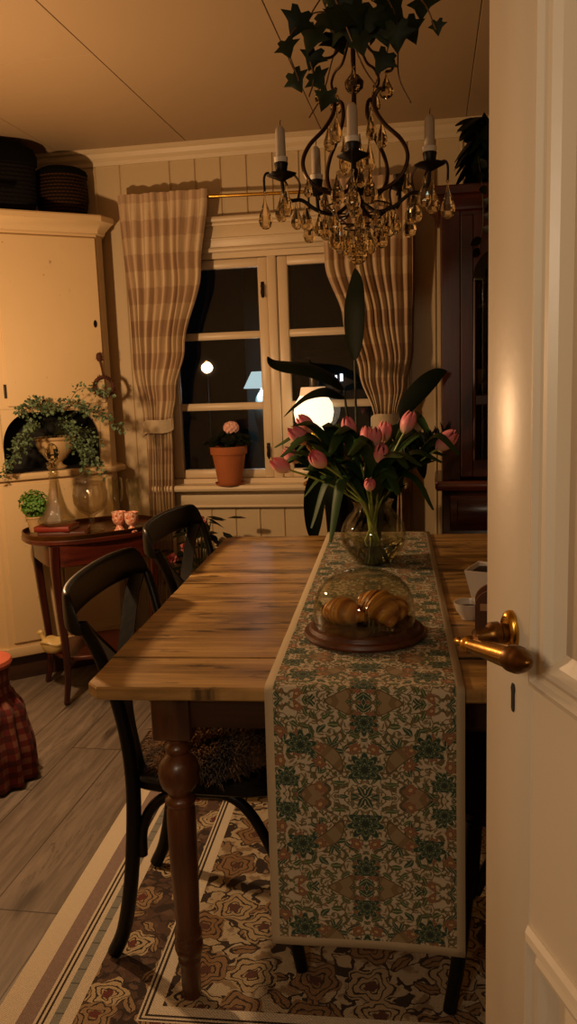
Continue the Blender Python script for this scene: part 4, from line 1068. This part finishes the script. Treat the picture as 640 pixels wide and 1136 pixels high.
for k in range(46):
    i = k+.5; ph = math.acos(1-2*i/46*.85); th = PI*(1+5**.5)*i
    d_ = Vector((cos(th)*sin(ph), sin(th)*sin(ph), cos(ph))); c = Vector((.02,-.012,.272)) + Vector((d_.x*.032,d_.y*.03,d_.z*.024)); u_ = d_.orthogonal().normalized(); v_ = d_.cross(u_)
    for q in range(5):
        e = u_*cos(2*PI*q/5+k)+v_*sin(2*PI*q/5+k); s_ = d_.cross(e)
        m.add([c, c+e*.007+s_*.005+d_*.003, c+e*.013+d_*.005, c+e*.007-s_*.005+d_*.003], [(0,1,2,3)])
obj('flower_head', m, M['rose_flower'], gp, smooth=False)
wl = thing('globe_lamp', 'glowing white milk glass lamp on the window sill behind the tulips', 'lamp', (-.535, 3.795, .8505))
obj('base', MB().lathe([(.06,0),(.062,.01),(.04,.022),(.014,.035),(.012,.12),(.02,.15),(.038,.175),(.042,.2),(.03,.225),(.03,.25)], 28), M['brass'], wl)
obj('globe', MB().shell([(.04,.245),(.062,.262),(.084,.295),(.092,.335),(.086,.375),(.066,.405),(.063,.41)], [(.036,.249),(.06,.266),(.081,.297),(.089,.335),(.083,.373),(.063,.403),(.06,.41)], 40), M['lampglass'], wl)
obj('collar', MB().shell([(.0635,.411),(.056,.448),(.054,.45)], [(.0605,.411),(.053,.448),(.02,.45)], 40), M['lampcap'], wl)
obj('chimney', MB().lathe([(.019,.45),(.015,.46),(.015,.49),(.017,.492)], 16), M['metalgrey'], wl)

# ================================================================== LARGE LEAVED PLANT BEHIND THE TABLE
bp = thing('large_leaved_plant', 'tall dark plant with large paddle leaves in a black planter behind the tulips', 'potted plant', (-.29, 3.36, 0))
off = Vector((-.29, 3.36, 0))
obj('planter', MB().shell([(.0,0),(.085,0),(.1,.02),(.15,.86),(.158,.88),(.158,.91)], [(.0,.86),(.142,.86),(.148,.91)], 40), M['hat'], bp)
obj('soil', MB().lathe([(.0,.855),(.141,.858),(.13,.868),(.0,.87)], 24), M['soil'], bp)
def paddle(path, wid, side, fold=.3, root_=(0,0,.86)):
    P = spline([Vector(p)-off for p in path], 6); n = len(P)
    lf = obj('leaf', MB().leaf(P, [wid*(sin(PI*((i+.15)/(n-.7))**.8)**.75 if i < n-1 else 0)+.0005 for i in range(n)], side, fold), M['leaf_big'], bp, ang=180)
    s_ = spline([Vector(root_), Vector(root_).lerp(P[0], .55)+Vector((0,0,.03)), P[0]], 8)
    obj('stem', MB().tube(s_, [.006-.0025*i/len(s_) for i in range(len(s_))], 8), M['stem_dark'], bp)
paddle([(-.298,3.3,1.405),(-.31,3.3,1.50),(-.308,3.3,1.62),(-.297,3.31,1.70),(-.291,3.32,1.758)], .052, (.8,-.55,0), .45, (-.01,0,.86))
paddle([(-.345,3.33,1.29),(-.40,3.34,1.345),(-.49,3.35,1.388),(-.58,3.35,1.402),(-.63,3.35,1.412),(-.655,3.35,1.435)], .045, (.2,.85,.55), .35, (-.03,.01,.86))
paddle([(-.33,3.22,1.262),(-.40,3.2,1.295),(-.47,3.2,1.285),(-.53,3.2,1.24),(-.572,3.2,1.195)], .034, (.25,.8,.5), .35, (-.02,-.02,.86))
paddle([(-.122,3.3,1.175),(-.09,3.3,1.235),(-.03,3.3,1.30),(.02,3.31,1.34),(.058,3.32,1.352)], .038, (.6,-.1,-.75), .3, (.03,0,.86))
paddle([(-.36,3.2,1.0),(-.41,3.18,.99),(-.45,3.16,.90),(-.46,3.15,.78),(-.458,3.15,.70)], .045, (.9,.3,.2), .3, (-.04,-.04,.86))
paddle([(-.33,3.17,1.01),(-.36,3.12,1.0),(-.37,3.09,.93),(-.36,3.08,.84)], .05, (.9,-.2,.1), .3, (-.02,-.05,.86))
paddle([(-.25,3.2,1.08),(-.2,3.14,1.08),(-.15,3.12,1.0),(-.12,3.11,.9)], .05, (.8,.3,.4), .3, (.02,-.05,.86))
paddle([(-.20,3.25,1.12),(-.12,3.2,1.12),(-.06,3.17,1.05),(-.03,3.16,.95)], .045, (.7,.4,.5), .3, (.04,-.02,.86))

# ================================================================== ON THE TABLE: board, croissants, dome, vase, tulips
ZR = .7765
bc = tw(.539, .305, ZR)
bd = obj('bread_board', MB().lathe([(.0,0),(.118,0),(.132,.004),(.135,.010),(.132,.017),(.123,.019),(.121,.023),(.119,.027),(.112,.029),(.0,.029)], 64), M['board'], loc=bc); tag(bd, 'round dark wooden board with stepped rim on the runner', 'board')
def croissant(label, loc, rot, sc, bend):
    m = MB(); rings = []; n = 96
    for i in range(n+1):
        s_ = i/n*2-1; a = s_*bend
        R_ = .105; cx, cy = R_*sin(a), R_*(cos(a)-1)
        q = abs(s_)*4.2; seg = (q+.5) % 1
        r_ = .034*(1-.80*abs(s_)**1.7)*(.92+.17*(1-seg)**.7) + .001
        tw_ = a
        ring = []
        for j in range(20):
            b = 2*PI*j/20; rr2 = r_*(1+.035*sin(b*3+i*.9))
            e = cos(b)*rr2
            ring.append((cx + sin(tw_)*e*1.08, cy + cos(tw_)*e*1.08, .026 + sin(b)*rr2*.86 - .012*abs(s_)**2))
        rings.append(ring)
    m.loft(rings)
    o = obj('croissant', m, M['croissant'], loc=loc, rot=rot, ang=60); o.scale = (sc,)*3
    return tag(o, label, 'croissant', 'croissants under the glass dome')
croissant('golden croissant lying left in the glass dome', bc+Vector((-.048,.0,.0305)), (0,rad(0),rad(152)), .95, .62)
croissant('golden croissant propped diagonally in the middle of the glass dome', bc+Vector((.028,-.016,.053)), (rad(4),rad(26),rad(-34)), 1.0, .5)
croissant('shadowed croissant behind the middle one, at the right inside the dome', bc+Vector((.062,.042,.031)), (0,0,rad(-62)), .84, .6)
dm = thing('glass_dome', 'clear glass dome covering the croissants on the board', 'cloche', bc+Vector((0,0,.0295)))
dp = [(.1115,0),(.113,.002),(.1125,.03),(.109,.055),(.099,.08),(.082,.098),(.058,.112),(.03,.119),(.0,.121)]
obj('dome', MB().shell(dp, [(.1095,0),(.110,.03),(.1065,.055),(.0965,.079),(.08,.096),(.057,.1095),(.03,.1165),(.0,.1185)], 56), M['glass'], dm)

vc = tw(.552, 1.03, ZR); vx = Vector((vc.x, vc.y, ZR))
vs = thing('glass_vase', 'round clear glass vase on the runner holding pink tulips', 'vase', vx)
vo = [(.0,0),(.05,0),(.056,.003),(.074,.022),(.094,.055),(.101,.088),(.094,.12),(.076,.148),(.06,.165),(.056,.175),(.06,.187),(.066,.195)]
vi = [(.0,.006),(.05,.006),(.07,.024),(.0905,.056),(.0975,.088),(.0905,.119),(.073,.146),(.057,.163),(.0535,.175),(.0575,.187),(.064,.195)]
obj('bowl', MB().shell(vo, vi, 56), M['glass'], vs)
obj('water', MB().lathe([(.0,.0065),(.049,.0065),(.0695,.0245),(.09,.0565),(.0945,.07),(.0,.07)], 48), M['water'], vs)

TUL = [  # blossom centre, tilt of the flower, size, openness, what singles it out
 ((-.433,2.35,1.098), 1.0, 'pink tulip lowest and farthest out over the bare table boards, lying almost sideways'),
 ((-.418,2.45,1.117), .95, 'pink tulip just above and behind the outermost low tulip on the lamp side'),
 ((-.374,2.33,1.184), 1.1, 'large pink tulip standing right in front of the glowing lamp'),
 ((-.366,2.42,1.212), 1.0, 'pink tulip bud tucked behind the large one in front of the lamp'),
 ((-.313,2.28,1.120), 1.05, 'pink tulip half way down between the lamp and the vase'),
 ((-.237,2.40,1.200), 1.0, 'slim pink tulip standing upright alone under the plant stems'),
 ((-.203,2.60,1.160), .9, 'pale peach tulip deep in the bouquet, left of a pink pair'),
 ((-.142,2.52,1.176), 1.0, 'pink tulip forming the rear half of a touching pair below the tied curtain'),
 ((-.166,2.44,1.166), 1.0, 'pink tulip forming the front half of a touching pair below the tied curtain'),
 ((-.143,2.36,1.126), 1.0, 'bright pink tulip below the touching pair in the bouquet middle'),
 ((-.222,2.50,1.112), .85, 'small peach tulip low in the middle of the bouquet'),
 ((-.070,2.50,1.204), 1.05, 'tall pink tulip standing against the foot of the tied curtain'),
 ((.040,2.45,1.152), 1.15, 'pink tulip reaching out alone in front of the dark cabinet'),
 ((-.169,2.25,1.052), .75, 'small orange pink tulip bud lowest at the front of the bouquet'),
 ((-.272,2.60,1.112), .85, 'pale peach tulip facing away at the back of the bouquet'),
]
def bez(a, b, c, n): return [a*(1-t)**2 + b*2*t*(1-t) + c*t*t for t in [i/n for i in range(n+1)]]
fr = random.Random(21)
cen = Vector((vc.x, vc.y, 0))
for k, (p, sc, label) in enumerate(TUL):
    p = Vector(p); h2 = Vector((p.x-cen.x, p.y-cen.y, 0)); an = math.atan2(h2.y, h2.x)
    base = Vector((vc.x - h2.x*.16 + fr.uniform(-.016,.016), vc.y - h2.y*.16 + fr.uniform(-.016,.016), ZR+.012))
    mth = Vector((vc.x + max(-.03,min(.03,h2.x*.2)) + fr.uniform(-.008,.008), vc.y + max(-.03,min(.03,h2.y*.2)), ZR+.185))
    outw = h2.normalized() if h2.length > .03 else Vector((0,-1,0))
    lean = min(1.15, h2.length*3.6); td = (outw*sin(lean) + Vector((0,0,cos(lean)))).normalized()
    bl = .066*sc; foot = p - td*bl*.5
    up = bez(mth, mth.lerp(foot,.4)+Vector((0,0,max(.02,(foot.z-mth.z)*.22))), foot, 10)
    pth = [base, base.lerp(mth,.5)] + up + []
    t = thing('tulip', label, 'tulip', base, group='pink tulips in the glass vase')
    loc = [q-base for q in pth]; loc = spline(loc, 3)
    obj('stem', MB().tube(loc, .0032, 7), M['stem'], t)
    m = MB(); xax = td.orthogonal().normalized(); yax = td.cross(xax); b0 = foot-base
    op = .0 + (.25 if k in (6,7) else .1)
    for ly_, cnt in ((0,3),(1,3)):
        for q in range(cnt):
            a0 = 2*PI*q/3 + ly_*PI/3 + k
            def petal(i, j):
                v_ = j; z = v_*bl*(1.0 if ly_ == 0 else .97)
                rad_ = bl*.335*(sin(PI*min(1,v_*.84+.06))**.66)*(1+.03*ly_) + op*bl*.18*v_*v_ - (.0015 if ly_ else 0)
                wv = 1.25*(1-.0*v_)*(sin(PI*(v_*.86+.12))**.6 if v_ < .98 else .25)
                a_ = a0 + (i-.5)*wv; rad_ *= (1-.10*abs(i-.5)**2*4*v_)
                return b0 + td*z + (xax*cos(a_)+yax*sin(a_))*rad_
            m.grid(petal, 6, 9)
    obj('blossom', m, M['tulip'], t, ang=180)
    for q in range(3):
        i0 = 2+q*2 + (k % 2); st0 = up[min(i0,6)]-base
        aa = an + fr.uniform(-1.1,1.1); ln = fr.uniform(.13,.22); o2 = Vector((cos(aa), sin(aa), 0))
        P = [st0, st0+o2*ln*.28+Vector((0,0,ln*.42)), st0+o2*ln*.62+Vector((0,0,ln*.62)), st0+o2*ln*1.0+Vector((0,0,ln*fr.uniform(.15,.75)))]
        P = spline(P, 4); n = len(P)
        obj('leaf', MB().leaf(P, [.024*sin(PI*min(1,(i+.8)/(n+.6)))**.7 for i in range(n)], o2.cross(Vector((0,0,1))), .55), M['leaf_tulip'], t, ang=180)
    if k in (0, 2, 4, 9, 13):   # long drooping leaves round the rim
        aa = {0: PI*1.02, 2: PI*1.18, 4: PI*1.32, 9: -.5, 13: -1.2}[k]; o2 = Vector((cos(aa), sin(aa), 0)); st0 = Vector((vc.x,vc.y,ZR+.19)) + o2*.03 - base
        dz = {0:.02, 2:-.06, 4:-.09, 9:-.01, 13:.06}[k]
        P = spline([st0, st0+o2*.06+Vector((0,0,.09)), st0+o2*.13+Vector((0,0,.08)), st0+o2*.18+Vector((0,0,dz))], 5); n = len(P)
        obj('leaf', MB().leaf(P, [.022*sin(PI*min(1,(i+.8)/(n+.6)))**.7 for i in range(n)], o2.cross(Vector((0,0,1))), .5), M['leaf_tulip'], t, ang=180)
sp = thing('greenery_sprig', 'tuft of pointed dark green leaves in the vase under the tall tulip', 'greenery', Vector((vc.x+.01, vc.y+.01, ZR+.012)))
m = MB(); ms = MB(); b0 = Vector((vc.x+.01, vc.y+.01, ZR+.012)); fr = random.Random(31)
for k in range(9):
    a = fr.uniform(-.7,.9); l = fr.uniform(.16,.25); top = Vector((vc.x+.03+cos(a)*l*.75, vc.y+sin(a)*l*.6, fr.uniform(1.06,1.16)))
    mt = Vector((vc.x+.02+.002*k, vc.y+.01, ZR+.185)); P = spline([mt-b0, mt.lerp(top,.5)+Vector((0,0,.03))-b0, top-b0], 8)
    ms.tube([Vector((0,0,0)), mt-b0]+P, .002, 5)
    for i in range(3, len(P)):
        for q in range(3):
            d_ = (Vector((fr.uniform(-1,1), fr.uniform(-1,1), fr.uniform(.3,1.4)))).normalized()
            m.leaf([P[i], P[i]+d_*.014, P[i]+d_*.032, P[i]+d_*.05], [.001,.0042,.0036,.0003], d_.cross(Vector((fr.uniform(-1,1),1,0))), .3)
obj('foliage', m, M['leaf_dark'], sp, ang=180); obj('stem', ms, M['stem_dark'], sp)

bw = thing('small_bowl', 'small white rimmed bowl with dark contents by the white box', 'bowl', tw(.783, .455, .7705))
obj('bowl', MB().shell([(.0,0),(.018,0),(.02,.005),(.031,.02),(.036,.037),(.037,.04)], [(.0,.006),(.02,.008),(.028,.022),(.034,.04)], 36), M['ceramic'], bw)
obj('contents', MB().lathe([(.0,.019),(.0275,.022),(.027,.027),(.0,.03)], 24), M['coffee'], bw)
bx = thing('white_box', 'tapered white card box, open at the top, beside the small bowl', 'box', tw(.848, .53, .7705), TA-rad(24))
q = lambda a, z: [(-a,-a,z),(a,-a,z),(a,a,z),(-a,a,z)]
m = MB(); m.loft([q(.034,0), q(.055,.105), q(.0535,.105), q(.033,.004)], cap=True); obj('carton', m, M['white_card'], bx, smooth=False)
obj('contents', MB().loft([q(.045,.07), q(.05,.094), q(.03,.10)]), M['coffee'], bx)
cy = thing('wooden_caddy', 'brown wooden caddy with an arched end in front of the white box', 'caddy', tw(.833, .375, .7705), TA-rad(6))
ar = [(-.045,0),(.045,0),(.045,.06)] + [(.045*cos(a), .06+.038*sin(a)) for a in [PI*k/14 for k in range(15)]] + [(-.045,.06)]
for y in (-.028, .028): obj('end_panel', MB().loft([[(x, yy, z) for x, z in ar] for yy in (y-.004, y+.004)]), M['caddy'], cy, ang=30)
for x in (-.041, .041): obj('side_panel', MB().box(x-.004, x+.004, -.0235, .0235, 0, .055, .001), M['caddy'], cy)
obj('label_band', MB().box(-.034, .034, -.0335, -.0323, .05, .066), M['carton'], cy, smooth=False)

# ================================================================== CHANDELIER
CX, CY, CZ = -.185, 2.2, 1.64
cl = thing('chandelier', 'bronze crystal chandelier with ivy hanging above the dining table', 'chandelier', (CX, CY, CZ))
def cp(r_, a, z): return Vector((r_*cos(a), r_*sin(a), z-CZ))
obj('rod', MB().tube([cp(0,0,1.70), cp(0,0,2.30)], .005, 10).lathe([(.012,.13),(.02,.14),(.012,.155),(.026,.165),(.03,.18),(.02,.195),(.008,.21)], 20).lathe([(.01,.40),(.022,.41),(.024,.425),(.012,.44)], 20), M['iron'], cl)
m = MB()
for k in range(4):
    z0 = 2.292+k*.03
    m.tube([Vector(((.009*cos(a) if k % 2 else 0), (0 if k % 2 else .009*cos(a)), z0-CZ+.015+.021*sin(a))) for a in [2*PI*q/14 for q in range(15)]], .0022, 6)
obj('chain', m, M['iron'], cl); obj('ceiling_rose', MB().lathe([(.0,2.40-CZ),(.045,2.405-CZ),(.05,2.412-CZ),(.05,2.4195-CZ),(.0,2.4195-CZ)], 28).tube([(0,0,2.385-CZ),(0,0,2.41-CZ)],.004,8), M['iron'], cl)
CAN = [rad(-87), rad(-15), rad(57), rad(129), rad(199)]
cr = random.Random(17); nd = 0
def drop(p, l, w_, seg=8):
    """a faceted pear-shaped drop hanging from p"""
    prof = [(.0,0),(.0022,-.002),(.0022,-.007),(.28*w_,-.25*l),(.55*w_,-.42*l),(.9*w_,-.62*l),(w_,-.76*l),(.82*w_,-.90*l),(.42*w_,-.98*l),(.0,-l)]
    l *= 1.12; w_ *= 1.14
    m = MB(); rings = []
    a0 = cr.uniform(0, 1)
    for r_, z in prof[::-1]:
        rings.append([(p[0]+max(r_,.0003)*cos(2*PI*(j+a0)/seg), p[1]+max(r_,.0003)*.62*sin(2*PI*(j+a0)/seg), p[2]+z) for j in range(seg)])
    m.loft(rings)
    obj('crystal_drop', m, M['crystal'], cl, smooth=False)
def bead(p, r_):
    obj('crystal_bead', MB().ell(p, (r_,r_,r_), 8, 5), M['crystal'], cl, smooth=False)
for k, a in enumerate(CAN):
    # lyre-shaped rib
    pts = [cp(.018,a,2.17), cp(.05,a,2.125), cp(.085,a,2.115), cp(.103,a,2.095), cp(.097,a,2.076), cp(.083,a,2.075)]
    obj('hook', MB().tube(spline(pts,5), .0035, 8), M['iron'], cl)
    pts = [cp(.082,a,2.035), cp(.066,a,2.038), cp(.054,a,2.025), cp(.053,a,1.995), cp(.078,a,1.955), cp(.118,a,1.915), cp(.135,a,1.875), cp(.122,a,1.835), cp(.085,a,1.808), cp(.045,a,1.80), cp(.018,a,1.812)]
    obj('rib', MB().tube(spline(pts,6), .0052, 8), M['iron'], cl)
    pts = [cp(.02,a,1.775), cp(.055,a,1.752), cp(.10,a,1.76), cp(.14,a,1.785), cp(.168,a,1.785), cp(.185,a,1.80), cp(.19,a,1.838)]
    ar_ = obj('arm', MB().tube(spline(pts,6), .0048, 8), M['iron_dark'], cl)
    c = cp(.19,a,1.842)
    n = 24
    m = MB().loft([[(c.x+r_*(1+.06*cos(j*PI/2))*cos(2*PI*j/n), c.y+r_*(1+.06*cos(j*PI/2))*sin(2*PI*j/n), c.z+z) for j in range(n)] for r_, z in ((.004,-.012),(.012,-.008),(.034,.002),(.036,.006),(.033,.006),(.012,.001))])
    obj('drip_pan', m, M['iron_dark'], cl)
    m = MB().lathe([(.008,0),(.014,.008),(.016,.022),(.0175,.028),(.0165,.03),(.0,.03)], 18, c+Vector((0,0,.002))); obj('candle_cup', m, M['iron_dark'], cl)
    # scroll between arm and pan
    pts = [cp(.150,a,1.79), cp(.145,a,1.825), cp(.165,a,1.85), cp(.182,a,1.836), cp(.176,a,1.82)]
    obj('scroll', MB().tube(spline(pts,5), .0028, 6), M['iron'], cl)
    pts = [cp(.212,a,1.846), cp(.226,a,1.85), cp(.234,a,1.838), cp(.234,a,1.806)]
    obj('hook', MB().tube(spline(pts,4), .003, 6), M['iron_dark'], cl)
    if k != 2:
        cn = thing('candle', ['unlit grey candle nearest the camera in the middle of the chandelier', 'unlit grey candle on the chandelier arm towards the white door', '', 'unlit grey candle on the rear chandelier arm, partly behind the left rib', 'unlit grey candle on the outermost chandelier arm, left of the rear one'][k], 'candle', Vector((CX,CY,CZ))+c+Vector((0,0,.0325)), group='candles on the chandelier')
        obj('wax', MB().lathe([(.0,0),(.0125,0),(.0128,.004),(.0122,.068),(.011,.078),(.006,.085),(.0,.087)], 18), M['candle'], cn)
        obj('wick', MB().tube([(0,0,.084),(.001,0,.094),(.002,0,.099)], .0011, 5), M['wick'], cn)
        obj('paper_collar', MB().shell([(.0132,.0),(.0165,.0),(.0175,.012)], [(.013,.001),(.0165,.012)], 18), M['paper'], cn)
    # drops on the arm
    drop(cp(.234,a,1.800), .085, .0185); bead(cp(.234,a,1.803), .0045)
    for da, l, dz in ((-.2,.066,0),(.2,.07,.006)): drop(cp(.19,a+da,1.815+dz*.5), l*1.15, .0175)
    drop(cp(.155,a,1.782), .068, .015); drop(cp(.10,a+.1,1.758), .062, .0145)
    drop(cp(.083,a,2.074), .062, .0175); bead(cp(.083,a,2.072), .0045)
    drop(cp(.070,a+.63,1.985), .075, .0145); drop(cp(.035,a+.35,1.935), .085, .014)
    drop(cp(.128,a+.12,1.838), .05, .012)
    a2 = a+.63
    drop(cp(.085,a2,1.765), .07, .0155); drop(cp(.062,a+.2,1.735), .072, .0165); drop(cp(.034,a2,1.715), .062, .0165)
obj('finial_crystal', MB().ell((0,0,.012), (.026,.026,.026), 12, 7).lathe([(.003,.03),(.004,.06)], 8), M['crystal'], cl, smooth=False)
m = MB()
for r_, z in ((.085,1.768),(.062,1.738),(.034,1.718)):
    m.tube([cp(r_, 2*PI*q/30, z) for q in range(31)], .0022, 6)
obj('drop_ring', m, M['iron'], cl)
m = MB()
for q in range(5):
    a = CAN[q]+.3; m.tube([cp(.022,a,1.72), cp(.085,a,1.768)], .0016, 5)
obj('spoke', m, M['iron'], cl)

iv = thing('ivy_garland', 'dark green ivy trailing around the top of the chandelier', 'ivy', (CX, CY, 2.02))
io = Vector((CX, CY, 2.02)); m = MB(); ms = MB(); ir = random.Random(13)
def ivyleaf(c, size, n, up):
    n = Vector(n).normalized(); u_ = (Vector(up)-n*n.dot(Vector(up))).normalized(); v_ = n.cross(u_)
    out = [(0,-.15),(.28,-.42),(.55,-.36),(.48,-.05),(.95,.08),(.62,.28),(.42,.42),(.3,.62),(0,1.05)]
    out = out + [(-x, y) for x, y in out[-2:0:-1]]
    b = [Vector(c)+v_*x*size*.62+u_*(y-.3)*size*.62+n*(-.12*size*abs(x)-.1*size*y*y) for x, y in out]
    m.add([Vector(c)+n*.03*size]+b, [(0,1+q,1+(q+1)%len(b)) for q in range(len(b))])
IV = [(-.327,2.05,2.106),(-.303,2.07,2.164),(-.314,2.09,2.044),(-.277,2.11,2.143),(-.267,2.13,2.056),(-.28,2.15,2.111),(-.246,2.17,2.206),(-.223,2.19,2.161),(-.192,2.05,2.03),(-.202,2.07,2.163),(-.168,2.09,2.177),(-.134,2.11,2.172),(-.111,2.13,2.082),(-.082,2.15,2.206),(-.045,2.17,2.162),(-.017,2.19,2.221),(.017,2.05,2.115),(-.157,2.07,2.105),(-.075,2.09,2.12),(-.249,2.11,2.004),(-.173,2.13,2.104),(-.109,2.15,2.155)]
small = {4: .8, 12: .85, 17: .8, 16: .5, 0: .75, 2: .8, 5: .8, 19: .8}
for k, p in enumerate(IV):
    if k in (8, 20): continue
    ivyleaf(Vector(p)-io, .08*small.get(k,1), (ir.uniform(-.5,.5), -1, ir.uniform(-.3,.5)), (ir.uniform(-.9,.9), 0, -1))
for k in range(36):
    a = ir.uniform(0, 2*PI); r_ = ir.uniform(.02,.13); z = ir.uniform(.13,.3)
    ivyleaf(Vector((r_*cos(a), r_*sin(a), z)), ir.uniform(.055,.08), (cos(a), sin(a)-.4, ir.uniform(-.2,.6)), (ir.uniform(-.8,.8), ir.uniform(-.4,.4), -1))
for k in range(5):
    a = 2*PI*k/5+.3; ms.tube(spline([(.01*cos(a),.01*sin(a),.30),(.08*cos(a),.08*sin(a),.26),(.12*cos(a+.5),.12*sin(a+.5),.16),(.11*cos(a+.9),.11*sin(a+.9),.05),(.14*cos(a+1.1),.14*sin(a+1.1),-.01)],6), .002, 5)
ms.tube(spline([(.06,-.02,.22),(.12,-.08,.2),(.17,-.13,.16),(.2,-.15,.09)],6), .0018, 5)
ms.tube(spline([(-.03,-.02,.2),(-.09,-.1,.17),(-.14,-.14,.1),(-.12,-.12,.02)],6), .0018, 5)
obj('foliage', m, M['leaf_ivy'], iv, ang=180); obj('stem', ms, M['vine'], iv)

# ================================================================== LIGHT
lamp('key_lamp', (-1.5, 2.35, 1.43), 42, (1,.60,.30), .035)
lamp('doorway_fill', (-.42, -.4, 1.6), 19, (1,.76,.52), .1)  # unseen fill added in the doorway to brighten door, runner and rug
lamp('hall_lamp', (.3, -.5, 1.95), 4, (1,.76,.54), .06)
lamp('reflection_lamp_light', (-1.32, 6.45, 1.25), 4, (.75,.9,1), .04)  # added to light the stand-in lamp and wall outside
